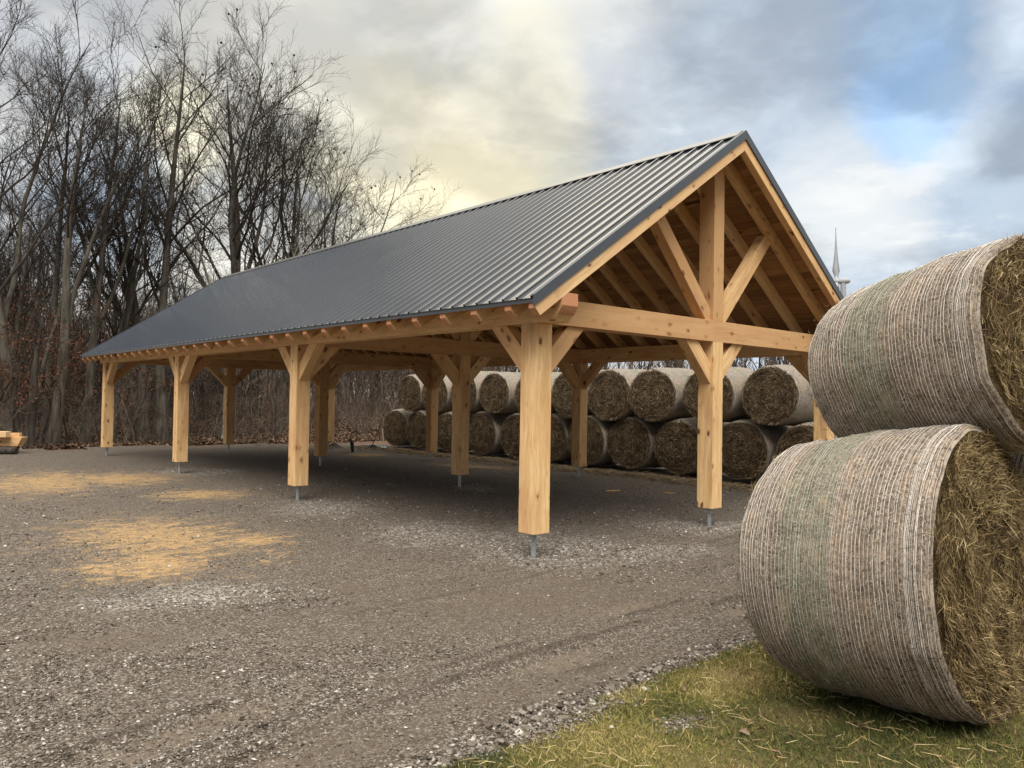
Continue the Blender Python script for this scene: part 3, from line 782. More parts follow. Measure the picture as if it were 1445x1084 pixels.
def make_bale(seed, ry, rz, L, tap, near, n_face, n_side, labels):
    nt, na = (90, 200) if near else (26, 72)
    tt = np.linspace(-.5, .5, nt); th = np.linspace(-np.pi, np.pi, na, endpoint=False)
    TT, TH = np.meshgrid(tt, th, indexing='ij')
    V = bale_surface(TT, TH, ry, rz, L, tap, seed, .023 if near else .016)
    idx = np.arange(nt * na).reshape(nt, na); nx_ = np.roll(idx, -1, 1)
    Fq = np.stack([idx[:-1], nx_[:-1], nx_[1:], idx[1:]], -1).reshape(-1, 4)
    gc = np.stack([TT, TH * ry, TT * 0 + seed], -1).reshape(-1, 3)
    root = link('hay_bale', None)
    wrap = link('net_wrap', np_mesh('net_wrap', V.reshape(-1, 3), Fq, {'gc': gc}, True), WRAPN if near else WRAPF, root)
    # end faces: bulged rough discs
    for sg in (-1, 1):
        rim = V[-1] if sg > 0 else V[0]; c = rim.mean(0); ks = np.linspace(1, 0.0, 34 if near else 12)
        rows = []
        for kk in ks:
            q = c + (rim - c) * max(kk, .004)
            bul = (.035 * (1 - kk ** 2) - .02 * np.exp(-(kk / .15) ** 2)) + (fbm(q[:, 1] * 9 + seed, q[:, 2] * 9, 4, seed + 7) - .5) * (.10 if near else .07) * (1 - kk ** 8)
            q = q + np.array([sg, 0, 0]) * bul[:, None]; rows.append(q)
        Q = np.array(rows).reshape(-1, 3); ix = np.arange(len(ks) * na).reshape(len(ks), na); nn = np.roll(ix, -1, 1)
        Fc = np.stack([ix[:-1], nn[:-1], nn[1:], ix[1:]], -1).reshape(-1, 4)
        if sg < 0: Fc = Fc[:, ::-1]
        parts_ = [(Q, Fc, {'tone': np.full(len(Q), .2)})]
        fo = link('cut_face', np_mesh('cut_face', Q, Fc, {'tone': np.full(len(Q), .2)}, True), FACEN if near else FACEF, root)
        nf = n_face if (near and sg > 0) or (not near and sg < 0) else n_face // 14; rmx = 1.0 if near and sg > 0 else .94
        rr = np.sqrt(rng.random(nf)) * rmx; aa = rng.uniform(-np.pi, np.pi, nf)
        base = np.stack([np.full(nf, c[0] + sg * .03) + sg * .035 * (1 - rr ** 2), c[1] + rr * ry * .97 * np.cos(aa), c[2] + rr * rz * .96 * np.sin(aa)], 1)
        base[:, 0] += sg * (fbm(base[:, 1] * 9 + seed, base[:, 2] * 9, 4, seed + 7) - .5) * (.10 if near else .07) - sg * .02
        tang = np.stack([np.zeros(nf), -np.sin(aa), np.cos(aa)], 1) * np.where(rng.random(nf) < .5, 1, -1)[:, None]
        dv = tang + rng.normal(size=(nf, 3)) * np.array([.38, .5, .5]) * (1.0 if near else .75); dv[:, 0] = sg * np.abs(dv[:, 0]) * (.8 if near and sg > 0 else .35)
        dv /= np.linalg.norm(dv, axis=1, keepdims=True)
        ln = np.clip(rng.lognormal(math.log(.045 if near else .07), .45, nf), .012, .14); wd = rng.uniform(.0016, .004, nf) if near else rng.uniform(.004, .010, nf)
        tn = np.clip(rng.normal(.42, .24, nf) + .5 * (fbm(base[:, 1] * 6, base[:, 2] * 6, 3, seed) - .5), 0, 1)
        sd = np.cross(dv, np.array([1.0, 0, 0])); sd = sd / (np.linalg.norm(sd, axis=1, keepdims=True) + 1e-6) + rng.normal(size=(nf, 3)) * .4; sd /= np.linalg.norm(sd, axis=1, keepdims=True)
        V1 = blades(base, dv, ln, wd, tn, sd)
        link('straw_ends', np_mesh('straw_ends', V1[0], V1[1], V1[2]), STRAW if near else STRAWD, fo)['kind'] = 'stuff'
    # stalks caught in the net
    ns = n_side
    tb = rng.uniform(-.485, .485, ns); ab = rng.uniform(-np.pi, np.pi, ns)
    p = bale_surface(tb, ab, ry, rz, L, tap, seed, .023 if near else .016); nrm = np.stack([np.zeros(ns), np.cos(ab), np.sin(ab)], 1)
    tg = np.stack([np.zeros(ns), -np.sin(ab), np.cos(ab)], 1); q = rng.uniform(0, np.pi, ns)
    dv = tg * np.cos(q)[:, None] + np.array([1.0, 0, 0]) * np.sin(q)[:, None] + nrm * rng.normal(.05, .10, ns)[:, None]; dv /= np.linalg.norm(dv, axis=1, keepdims=True)
    big = rng.random(ns) < .03
    ln = np.where(big, rng.uniform(.04, .09, ns), rng.uniform(.008, .03, ns)) * (1 if near else 1.8); wd = rng.uniform(.0012, .003, ns) * (1 if near else 2.2)
    tn = np.clip(rng.normal(.50, .26, ns), 0, 1)
    sd = np.cross(dv, nrm); sd /= np.linalg.norm(sd, axis=1, keepdims=True) + 1e-9
    V1 = blades(p + nrm * .003, dv, ln, wd, tn, sd)
    link('caught_stalks', np_mesh('caught_stalks', V1[0], V1[1], V1[2]), NETSTRAW if near else STRAWD, wrap)['kind'] = 'stuff'
    if near:
        nsx = 50; ts = np.sort(np.clip(np.linspace(-.49, .49, nsx) + rng.normal(0, .0032, nsx), -.497, .497)); th2 = np.linspace(-np.pi, np.pi, 241)
        ts = np.concatenate([ts, rng.uniform(.38, .496, 6)]); nsx = len(ts)
        TT2 = ts[:, None] + .010 * (fbm(th2[None] * 1.1 + np.arange(nsx)[:, None] * .13, th2[None] * 0 + seed, 3, seed + 5) - .5) + .004 * (fbm(th2[None] * 9, np.arange(nsx)[:, None] * 1.7 + th2[None] * 0, 2, seed + 8) - .5)
        TT2[:, -1] = TT2[:, 0]
        PP = bale_surface(np.clip(TT2, -.499, .499), np.broadcast_to(th2[None], TT2.shape), ry + .0035, rz + .0035, L, tap, seed, .023)
        rad = np.full(TT2.shape, .00105) * (.6 + .9 * rng.random((nsx, 1)))
        Vn, Fn = tubes(PP, rad, 4)
        band = ((ts > -.23) & (ts < .03)).astype(float)
        link('net_strings', np_mesh('net_strings', Vn, Fn, {'tone': np.repeat(band, TT2.shape[1] * 4)}), NETM, wrap)
    return root
def place_bale(root, c, yaw, tilt):
    ax = Vector((math.cos(yaw) * math.cos(tilt), math.sin(yaw) * math.cos(tilt), math.sin(tilt)))
    sd = Vector((-ax.y, ax.x, 0)).normalized(); up = ax.cross(sd)
    root.matrix_world = Matrix(((ax.x, sd.x, up.x, c[0]), (ax.y, sd.y, up.y, c[1]), (ax.z, sd.z, up.z, c[2]), (0, 0, 0, 1)))
nb = make_bale(11, .767, .735, 1.01, .06, True, 26000, 30000, None)
place_bale(nb, (-1.622, -4.53, .893), -1.575, .095)
nb['label'] = 'large net wrapped round bale lying on the grass in the foreground'; nb['category'] = 'hay bale'; nb['group'] = 'foreground bales beside the grass'
ub = make_bale(23, .632, .612, 1.16, .06, True, 14000, 24000, None)
place_bale(ub, (-.925, -4.60, 2.046), -1.817, .15)
ub['label'] = 'net wrapped round bale with a pale green stripe, stacked on top at the right edge'; ub['category'] = 'hay bale'; ub['group'] = 'foreground bales beside the grass'
sb_ = copy_tree(nb); place_bale(sb_, (-.02, -4.50, .90), -1.60, .095)
sb_['label'] = 'round bale behind the front one, carrying the right side of the upper bale'
protos = [make_bale(31 + i * 7, .755, .735, 1.45, .02 * i, False, 5200, 3000, None) for i in range(3)]
botY = [17.12, 15.5, 13.85, 12.21, 10.6, 9.2, 7.74, 6.32, 4.75, 3.08, 1.5]
topY = [15.91, 14.45, 12.9, 11.44, 9.75, 8.25, 6.85, 5.43, 3.8, 2.27]
ordn = ['far left', 'second', 'third', 'fourth', 'fifth', 'sixth', 'seventh', 'eighth', 'ninth', 'tenth', 'eleventh']
used = set()
def rear(i, Yc, zc, xcap, yaw, label, sc=1.0):
    pr = protos[i % 3]
    o = pr if pr not in used else copy_tree(pr)
    used.add(pr)
    L = 1.45; place_bale(o, (xcap + L / 2 * math.cos(yaw), Yc + L / 2 * math.sin(yaw), zc), yaw, 0)
    o.matrix_world = o.matrix_world @ Matrix.Rotation(rng.uniform(-.1, .1), 4, 'X') @ Matrix.Diagonal((1, sc * rng.uniform(.99, 1.04), sc * rng.uniform(.95, 1.0), 1))
    o['label'] = label; o['category'] = 'hay bale'; o['group'] = 'round bales stacked in two rows behind the pavilion'
for i, Yc in enumerate(botY):
    nm = {0: 'leftmost round bale of the bottom row, beside the leaning tools', 10: 'rightmost visible round bale of the bottom row, near the right corner post'}.get(i, f'{ordn[i]} round bale from the left in the bottom row behind the pavilion')
    rear(i, Yc, 7.1e-1 + .015 * (i % 2), 9.3 + rng.uniform(-.06, .06) + .05 * (i == 0), rng.uniform(-.05, .05) + (.12 if i == 0 else 0), nm, .98 + .04 * rng.random())
for i, Yc in enumerate(topY):
    nm = {0: 'leftmost round bale of the top row, nearest the bare wood', 9: 'rightmost round bale of the top row, its round face nearly full on'}.get(i, f'{ordn[i]} round bale from the left in the top row behind the pavilion')
    rear(i + 1, Yc, 1.955 + rng.uniform(-.02, .03), 9.15 + rng.uniform(-.06, .06), rng.uniform(-.05, .05), nm, .95 + .04 * rng.random())

# ------------------------------------------------------------------ trees
def grow(S0, D0, L, R0, R1, n, wig, up, droop=0.0):
    N = len(S0); P = np.zeros((N, n + 1, 3)); P[:, 0] = S0; d = D0.copy()
    for i in range(n):
        d = d + rng.normal(size=(N, 3)) * wig + np.array([0, 0, up - droop * i / n]); d /= np.linalg.norm(d, axis=1, keepdims=True)
        P[:, i + 1] = P[:, i] + d * (L / n)[:, None]
    s = np.linspace(0, 1, n + 1)[None]; Rr = R0[:, None] * (1 - s) ** .8 + R1[:, None] * s ** .9
    return P, Rr
def spawn(P, Rr, per, f0, f1, ang, lens, rfac, rmin, upb=.25):
    """children along each parent: per = count; lens(parent_length, s) -> length"""
    N, n, _ = P.shape; s = f0 + (f1 - f0) * (np.arange(per)[None] + rng.random((N, per))) / per
    x = s * (n - 1); i = np.clip(x.astype(int), 0, n - 2); fr = (x - i)[..., None]
    ar = np.arange(N)[:, None]
    p = P[ar, i] * (1 - fr) + P[ar, i + 1] * fr; t_ = P[ar, i + 1] - P[ar, i]; t_ /= np.linalg.norm(t_, axis=2, keepdims=True) + 1e-9
    r = Rr[ar, i] * (1 - fr[..., 0]) + Rr[ar, i + 1] * fr[..., 0]
    az = (np.arange(per)[None] * 2.4 + rng.random((N, 1)) * 6.28 + rng.normal(0, .5, (N, per)))
    a = np.cross(t_, np.array([.3, .2, 1.0])); nn = np.linalg.norm(a, axis=2, keepdims=True); a = np.where(nn > .2, a / (nn + 1e-9), np.array([1.0, 0, 0])); b = np.cross(t_, a)
    sid = a * np.cos(az)[..., None] + b * np.sin(az)[..., None]
    th = ang + rng.normal(0, .14, (N, per))
    d = t_ * np.cos(th)[..., None] + sid * np.sin(th)[..., None] + np.array([0, 0, upb]); d /= np.linalg.norm(d, axis=2, keepdims=True)
    PL = np.linalg.norm(np.diff(P, axis=1), axis=2).sum(1)[:, None]
    Lc = lens(PL, s) * rng.uniform(.7, 1.2, (N, per))
    return p.reshape(-1, 3), d.reshape(-1, 3), Lc.ravel(), np.maximum(r.ravel() * rfac, rmin)
def tree_mesh(seed, H, r0, lean=(0, 0), clear=.38, limbs=13, spread=.62, forks=0, dens=1.0, limb_len=.36, balls=0, wig=.03, tw=1.0):
    global rng
    keep_rng = rng; rng = np.random.default_rng(seed)
    d0 = np.array([[lean[0], lean[1], 1.0]]); d0 /= np.linalg.norm(d0)
    T, TR = grow(np.array([[0, 0, -.15]]), d0, np.array([H]), np.array([r0 * .86]), np.array([.012]), 14, wig, .03)
    TR[:, 0] *= 1.35; TR[:, 1] *= 1.06
    trunk = [tubes(T, TR, 9)]
    src = [(T, TR)]
    if forks:
        p, d, L, r = spawn(T, TR, forks, clear * .55, clear * 1.25, .38, lambda pl, s: pl * (1.0 - s) * 1.02, .62, .03, .35)
        P, Rr = grow(p, d, L, r, r * 0 + .012, 12, .055, .035); trunk.append(tubes(P, Rr, 8)); src.append((P, Rr))
    limbsP = []
    for j, (P, Rr) in enumerate(src):
        k = limbs if j == 0 else max(7, int(limbs * .65))
        p, d, L, r = spawn(P, Rr, k, clear if j == 0 else .22, .96, spread, lambda pl, s: pl * (limb_len * (1.15 - .85 * s) + .05), .42, .015, .16)
        limbsP.append(grow(p, d, L * 1.08, r, r * 0 + .007, 8, .10, .035))
    crown = []; twigs = []
    for P, Rr in limbsP:
        crown.append(tubes(P, Rr, 5))
        p, d, L, r = spawn(P, Rr, int(6 * dens), .18, .97, .62, lambda pl, s: pl * (.56 - .30 * s) + .25, .6, .008, .08)
        P2, R2 = grow(p, d, L, r, r * 0 + .0055 * tw, 5, .12, .05); crown.append(tubes(P2, R2, 4))
        p, d, L, r = spawn(P2, R2, int(5 * dens), .15, 1.0, .6, lambda pl, s: pl * (.5 - .2 * s) + .18, .7, .0052 * tw, .08)
        P3, R3 = grow(p, d, L, r, r * 0 + .0036 * tw, 3, .14, .04); crown.append(tubes(P3, R3, 3))
        p, d, L, r = spawn(P3, R3, 5, .12, 1.0, .62, lambda pl, s: pl * .42 + .12, .8, .0040 * tw, .06)
        P4, R4 = grow(p, d, L, r, r * 0 + .0030 * tw, 2, .12, .04); crown.append(tubes(P4, R4, 3))
        if balls:
            ends = P3[:, -1]; ends = ends[ends[:, 2] > H * .55]; q = ends[rng.integers(0, len(ends), balls // len(limbsP))]
            bd = np.repeat(q[:, None] - np.array([0, 0, .05]), 4, 1) + np.array([[0, 0, -.05], [0, 0, -.02], [0, 0, .02], [0, 0, .05]])
            crown.append(tubes(bd, np.tile(np.array([[.01, .048, .048, .01]]) * 1.0, (len(q), 1)), 6))
    rng = keep_rng
    tv, tf, _ = join(trunk); cv, cf, _ = join(crown)
    return np_mesh('trunk', tv, tf, smooth=True), np_mesh('crown', cv, cf, smooth=True)
def tree(meshes, loc, rz, sc, label, group=None, bark=None, name='bare_tree'):
    e = link(name, None, label=label, cat='tree', group=group)
    e.location = loc; e.rotation_euler = (0, 0, rz); e.scale = (sc, sc, sc)
    b = bark or BARK
    for nm, me in zip(('trunk', 'crown'), meshes):
        me_ = me
        if not me_.materials: me_.materials.append(b if nm == 'trunk' else BARKT)
        link(nm, me_, None, e)
    return e
def m_bt(t, b):
    P = t.new('ShaderNodeTexCoord').outputs['Object']; n = t.noise(P, 2, 3, .6)
    return t.mix(n, (.026, .021, .018), (.060, .050, .042)), None
BARKT = material('twig_bark', m_bt, .9, .15)
def spot(u, Y):
    """ground point seen in column u of the photo at depth Y"""
    d = ray(u, 600); q = CAM + d * (Y - CAM[1]) / d[1]; return float(q[0]), float(q[1]), float(height(np.array([q[0]]), np.array([q[1]]))[0]) - .06
G = 'bare trees of the wood behind the pavilion'
key = [
    # seed,H,r0,lean,clear,limbs,spread,forks,dens,limb_len,balls, u, Y, label
    (1, 18.2, .23, (.0, .0), .30, 19, .50, 0, 1.0, .30, 0, 228, 24.0, 'tall straight bare tree with a narrow crown, highest above the far end of the roof'),
    (2, 12.5, .26, (-.01, .0), .34, 9, .60, 2, 1.0, .34, 0, 203, 25.0, 'dark thick trunk just left of the tallest tree, forking into a V high up'),
    (3, 17.6, .30, (-.01, .0), .30, 18, .66, 3, 1.0, .46, 60, 322, 25.0, 'broad many limbed bare tree dotted with dark seed balls, rising over the roof ridge'),
    (4, 15.0, .19, (.02, .0), .40, 13, .58, 2, 1.0, .36, 0, 121, 24.0, 'bare tree with a pale trunk splitting in two, left of the tall straight tree'),
    (5, 14.0, .22, (.09, -.06), .48, 12, .60, 1, 1.0, .36, 0, 74, 23.0, 'mossy trunk leaning to the right from the yard edge beside the lumber'),
    (6, 15.2, .23, (.08, -.04), .25, 17, .70, 3, 1.1, .50, 30, 392, 26.0, 'wide low crowned bare tree spreading right above the middle of the roof'),
    (7, 17.0, .22, (-.03, .0), .35, 13, .60, 1, 1.0, .38, 0, 22, 23.5, 'tall bare tree at the left edge of the picture with upswept limbs'),
    (8, 15.0, .18, (.06, -.03), .42, 11, .55, 1, 1.0, .36, 0, 62, 26.0, 'bare tree whose upper limbs lean right between the left edge and the pale forked tree'),
    (9, 11.6, .18, (.08, -.05), .35, 12, .60, 2, 1.0, .36, 0, 158, 25.0, 'slanting bare tree between the pale forked tree and the thick dark trunk'),
    (10, 14.0, .18, (.05, -.05), .33, 14, .66, 3, 1.1, .46, 24, 452, 29.0, 'low spreading bare tree at the right end of the wood'),
]
protoT = []
for (sd, H, r0, lean, clear, limbs, spread, forks, dens, ll, balls, u, Y, lab) in key:
    ms = tree_mesh(sd * 13 + 5, H * .87, r0, lean, clear, max(8, int(limbs * .8)), spread + .14, forks, dens, ll, balls)
    protoT.append(ms); tree(ms, spot(u, Y), 0, 1.0, lab, G)
tree(protoT[5], spot(562, 44), 1.1, .88, 'distant low bare tree standing alone beside the glow over the ridge', G)
tree(protoT[9], spot(655, 70), 2.1, 1.03, 'tip of a far bare tree just showing over the roof ridge', G)
LB = 'grey bare tree standing deeper in the crowded wood behind the pavilion'
mid = [(8, 31), (48, 33), (262, 44), (352, 39), (432, 40), (478, 42),
       (-25, 28), (-45, 36), (25, 46), (120, 50), (215, 52), (310, 52), (385, 50), (520, 54)]
for i, (u, Y) in enumerate(mid):
    k = [1, 3, 0, 7, 8, 4, 6, 3, 7][i % 9]
    sc = (.72 + .2 * rng.random()) if u < 100 else (.55 + .16 * rng.random())
    if Y > 44: sc *= 1.05
    tree(protoT[k], spot(u, Y), rng.uniform(0, 6.28), sc, LB, G)
# slim pole trees, the second storey of the wood
slim = [tree_mesh(300 + i, 11 + i, .085 + .02 * i, (rng.normal(0, .05), rng.normal(0, .05)), .3, 9, .6, 0, .8, .26, 0, .05) for i in range(4)]
LS = 'slender young bare tree among the larger trunks of the wood'
for i in range(30):
    u = rng.uniform(-60, 640); Y = rng.uniform(22.6, 42) + (8 if u > 480 else 0)
    q = spot(u, Y)
    tree(slim[i % 4], q, rng.uniform(0, 6.28), rng.uniform(.4, .85) * (.7 if u > 380 else 1), LS, 'slender young trees in the wood', name='young_tree')
# pale broken limb tree, behind the roof at the foot of the broad tree
pm = tree_mesh(777, 8.6, .17, (.12, -.02), .55, 6, .6, 1, .5, .30, 0, .06)
pm[0].materials.append(PALE); pm[1].materials.append(PALE)
tree(pm, spot(318, 24.2), .3, 1.0, 'bleached dead tree leaning in front of the broad seed ball tree', G, name='dead_tree')
# the dark snag at the yard edge
sn = tree_mesh(901, 4.6, .19, (.02, 0), .6, 5, .7, 0, .4, .2, 0, .04); sn[0].materials.append(BARKD); sn[1].materials.append(BARKD)
tree(sn, spot(42, 21.9), 0, 1.0, 'short black trunk at the yard edge behind the lumber pile', G, name='dead_tree')

# beech saplings keeping their copper leaves
def beech(seed, H):
    global rng
    keep_rng = rng; rng = np.random.default_rng(seed)
    T, TR = grow(np.array([[0, 0, -.1]]), np.array([[.05, 0, 1.0]]), np.array([H]), np.array([.045]), np.array([.008]), 8, .08, .03)
    p, d, L, r = spawn(T, TR, 12, .22, .98, 1.05, lambda pl, s: pl * (.55 - .3 * s), .5, .006, .0)
    P, Rr = grow(p, d, L, r, r * 0 + .004, 6, .1, .0)
    p2, d2, L2, r2 = spawn(P, Rr, 7, .2, 1, .7, lambda pl, s: pl * .35, .6, .004, .0); P2, R2 = grow(p2, d2, L2, r2, r2 * 0 + .003, 3, .12, 0)
    a, b, _ = join([tubes(T, TR, 6), tubes(P, Rr, 4), tubes(P2, R2, 3)])
    q = np.concatenate([P2.reshape(-1, 3)] * 4 + [P[:, 2:].reshape(-1, 3)] * 2); q = q[rng.random(len(q)) < .55] + 0; q = q + rng.normal(size=q.shape) * .05
    N = len(q); dv = rng.normal(size=(N, 3)); dv[:, 2] -= .5; dv /= np.linalg.norm(dv, axis=1, keepdims=True)
    V, Fq, at = blades(q, dv, rng.uniform(.035, .075, N), rng.uniform(.02, .04, N), rng.random(N))
    rng = keep_rng
    return np_mesh('stem', a, b), np_mesh('leaves', V, Fq, at)
bm_ = [beech(60 + i, 3.6 + .5 * i) for i in range(3)]
for i, (u, Y, s) in enumerate([(22, 22.6, 1.0), (60, 24.0, 1.1), (98, 23.0, .9), (128, 24.5, 1.2), (185, 23.6, .9), (10, 25.5, 1.2), (80, 26.5, 1.2), (150, 27.0, 1.1), (-20, 23.5, 1.2), (388, 23.4, .6)]):
    e = link('beech_sapling', None, label='beech sapling holding copper brown leaves at the edge of the wood', cat='sapling', group='beech saplings at the wood edge')
    e.location = spot(u, Y); e.rotation_euler = (0, 0, rng.uniform(0, 6.28)); e.scale = (s, s, s)
    a, b = bm_[i % 3]
    if not a.materials: a.materials.append(BARKT); b.materials.append(BEECH)
    link('stem', a, None, e); link('leaves', b, None, e)

# undergrowth: uncountable thin stems; and the far wood
def brush(n, ur, Yr, Hr, r, branch, cluster=True):
    u = rng.uniform(ur[0], ur[1], n); Y = Yr[0] + (Yr[1] - Yr[0]) * rng.random(n) ** 1.3
    d = F[None] + R[None] * ((u - 722.5) / FPX)[:, None]; q = CAM + d * ((Y - CAM[1]) / d[:, 1])[:, None]
    q[:, 2] = height(q[:, 0], q[:, 1]) - .08
    ok = q[:, 1] > 21.9 - np.clip(q[:, 0] - 5, 0, 30) * .55
    q = q[ok]; N = len(q)
    H = rng.uniform(*Hr, N) * (.5 + .9 * fbm(q[:, 0] * .3, q[:, 1] * .3, 2, 3)); dd = rng.normal(size=(N, 3)) * (.45 if branch == 8 and r < .02 else .16); dd[:, 2] = 1; dd /= np.linalg.norm(dd, axis=1, keepdims=True)
    P, Rr = grow(q, dd, H, np.full(N, r) * rng.uniform(.6, 1.4, N), np.full(N, r * .3), 5, .16 if r < .02 else .08, .02)
    p2, d2, L2, r2 = spawn(P, Rr, branch, .2, 1, .75, lambda pl, s: pl * (.42 - .22 * s), .6, r * .35, .05)
    P2, R2 = grow(p2, d2, L2, r2, r2 * 0 + r * .28, 3, .16, .02)
    p3, d3, L3, r3 = spawn(P2, R2, 2, .3, 1, .7, lambda pl, s: pl * .5, .7, r * .28, .02)
    P3, R3 = grow(p3, d3, L3, r3, r3 * 0 + r * .22, 2, .16, .0)
    A = tubes(P, Rr, 4); B = tubes(P2, R2, 3); C_ = tubes(P3, R3, 3); ts = rng.random(N)
    t1 = np.repeat(ts, 6 * 4); t2 = np.repeat(np.repeat(ts, branch), 4 * 3); t3 = np.repeat(np.repeat(ts, branch * 2), 3 * 3)
    return (A[0], A[1], {'tone': t1}), (B[0], B[1], {'tone': t2}), (C_[0], C_[1], {'tone': t3})
V, Fq, at = join(list(brush(1250, (-80, 720), (22.0, 40), (.4, 3.0), .010, 8)))
link('undergrowth', np_mesh('undergrowth', V, Fq, at), TWIG, label='tangle of thin bare stems and twigs filling the wood edge', cat='undergrowth', kind='stuff')
V, Fq, at = join(list(brush(2300, (-100, 700), (36, 80), (2.0, 8.5), .04, 8)))
link('deep_wood', np_mesh('deep_wood', V, Fq, at), TWIG, label='dense far depth of the wood, trunks and twigs run together', cat='wood', kind='stuff')
# tree belt beyond the bales
def belt():
    n = 240; x = rng.uniform(30, 190, n); y = rng.uniform(-10, 150, n)
    ang = np.arctan2(y - CAM[1], x - CAM[0]); rr = rng.uniform(62, 105, n); ang = rng.uniform(math.radians(2), math.radians(58), n)
    q = np.stack([CAM[0] + rr * np.cos(ang), CAM[1] + rr * np.sin(ang), np.zeros(n) - .1], 1)
    H = rng.uniform(6.5, 10.0, n); dd = rng.normal(size=(n, 3)) * .06; dd[:, 2] = 1
    P, Rr = grow(q, dd / np.linalg.norm(dd, axis=1, keepdims=True), H, rng.uniform(.10, .22, n), np.full(n, .03), 6, .05, .02)
    p2, d2, L2, r2 = spawn(P, Rr, 14, .25, 1, .6, lambda pl, s: pl * (.34 - .18 * s), .5, .03, .2); P2, R2 = grow(p2, d2, L2, r2, r2 * 0 + .02, 4, .12, .04)
    p3, d3, L3, r3 = spawn(P2, R2, 4, .3, 1, .6, lambda pl, s: pl * .45, .6, .02, .1); P3, R3 = grow(p3, d3, L3, r3, r3 * 0 + .014, 2, .12, .04)
    ts = rng.random(n); A = tubes(P, Rr, 4); B = tubes(P2, R2, 3); C_ = tubes(P3, R3, 3)
    return join([(A[0], A[1], {'tone': np.repeat(ts, 7 * 4)}), (B[0], B[1], {'tone': np.repeat(np.repeat(ts, 14), 5 * 3)}), (C_[0], C_[1], {'tone': np.repeat(np.repeat(ts, 56), 3 * 3)})])
V, Fq, at = belt()
link('tree_belt', np_mesh('tree_belt', V, Fq, at), TWIG, label='distant belt of bare trees seen over the stacked bales', cat='tree belt', kind='stuff')
# fallen leaves on the wood floor and a few on the grass
N = 90000; u = rng.uniform(-60, 620, N); Y = 21.6 + 30 * rng.random(N) ** 1.3
d = F[None] + R[None] * ((u - 722.5) / FPX)[:, None]; q = CAM + d * ((Y - CAM[1]) / d[:, 1])[:, None]; q[:, 2] = height(q[:, 0], q[:, 1]) - .04 + .07 * rng.random(N)
q = q[q[:, 1] > wood_line(q[:, 0]) + .1]; N = len(q)
dv = rng.normal(size=(N, 3)); dv[:, 2] *= .5; dv /= np.linalg.norm(dv, axis=1, keepdims=True)
V1 = blades(q, dv, rng.uniform(.07, .15, N), rng.uniform(.05, .09, N), rng.random(N))
link('fallen_leaves', np_mesh('fallen_leaves', *V1), DEADLEAF, label='carpet of fallen brown leaves under the trees', cat='leaves', kind='stuff')

# single curled leaves lying on the verge
def leaf_mesh(seed):
    r = np.random.default_rng(seed); n, m_ = 9, 5; V = []
    for i in range(n):
        s = i / (n - 1); w = (math.sin(math.pi * s ** .8) * .5 + .02) * (1 + .35 * math.sin(i * 2.4 + seed))
        for j in range(m_):
            q = (j / (m_ - 1) - .5) * 2; V.append((s - .5, q * w * .45, .30 * q * q * w + .16 * math.sin(s * 3 + seed) + r.normal(0, .012)))
    idx = np.arange(n * m_).reshape(n, m_); Fq = np.stack([idx[:-1, :-1], idx[:-1, 1:], idx[1:, 1:], idx[1:, :-1]], -1).reshape(-1, 4)
    return np_mesh('dead_leaf', V, Fq, {'tone': np.full(n * m_, .45 + .5 * r.random())}, True)
lm = [leaf_mesh(i) for i in range(4)]
for l in lm: l.materials.append(DEADLEAF)
for i, (u, v, s, lab) in enumerate([(1050, 1035, .085, 'curled pale dead leaf on the grass near the bottom edge'), (1075, 1030, .07, 'dead leaf pointing right beside the pale curled one'), (1115, 1036, .06, 'small dark dead leaf on the grass right of the leaf pair'),
        (965, 972, .06, 'tan dead leaf on the grass just inside the stone line'), (1218, 1028, .10, 'brown crumpled leaf lying below the front bale'), (1200, 1024, .05, 'small light leaf chip next to the crumpled brown leaf'),
        (1290, 1052, .06, 'dead leaf at the bottom edge below the front bale'), (925, 1015, .05, 'brown leaf in the middle of the grass patch'), (1095, 1065, .08, 'faded leaf at the bottom edge of the grass')]):
    q = on_z(u, v, .15); q = on_z(u, v, float(height(np.array([q[0]]), np.array([q[1]]))[0]) + .035)
    o = link('dead_leaf', lm[i % 4], None, label=lab, cat='leaf', group='dead leaves on the verge'); o.location = q; o.scale = (s * .75,) * 3; o.rotation_euler = (rng.normal(0, .3), rng.normal(0, .3), rng.uniform(0, 6.28))

# ------------------------------------------------------------------ lumber pile and log at the left
def freebox(mb, c, size, yaw, cut=0.0):
    """box with its long side along yaw; cut slants the far end"""
    L, w, h = size; ca, sa = math.cos(yaw), math.sin(yaw)
    pts = []
    for (x, y, z) in ((-L / 2, -w / 2, 0), (L / 2 - cut, -w / 2, 0), (L / 2 - cut, w / 2, 0), (-L / 2, w / 2, 0), (-L / 2, -w / 2, h), (L / 2, -w / 2, h), (L / 2, w / 2, h), (-L / 2, w / 2, h)):
        pts.append((c[0] + x * ca - y * sa, c[1] + x * sa + y * ca, c[2] + z))
    loc = np.array([(x, y, z) for (x, y, z) in ((-L / 2, -w / 2, 0), (L / 2, -w / 2, 0), (L / 2, w / 2, 0), (-L / 2, w / 2, 0), (-L / 2, -w / 2, h), (L / 2, -w / 2, h), (L / 2, w / 2, h), (-L / 2, w / 2, h))])
    mb.add(pts, [(3, 2, 1, 0), (4, 5, 6, 7), (0, 1, 5, 4), (1, 2, 6, 5), (2, 3, 7, 6), (3, 0, 4, 7)], loc + rng.random(3) * 50)
yw = math.atan2(R[1], R[0])
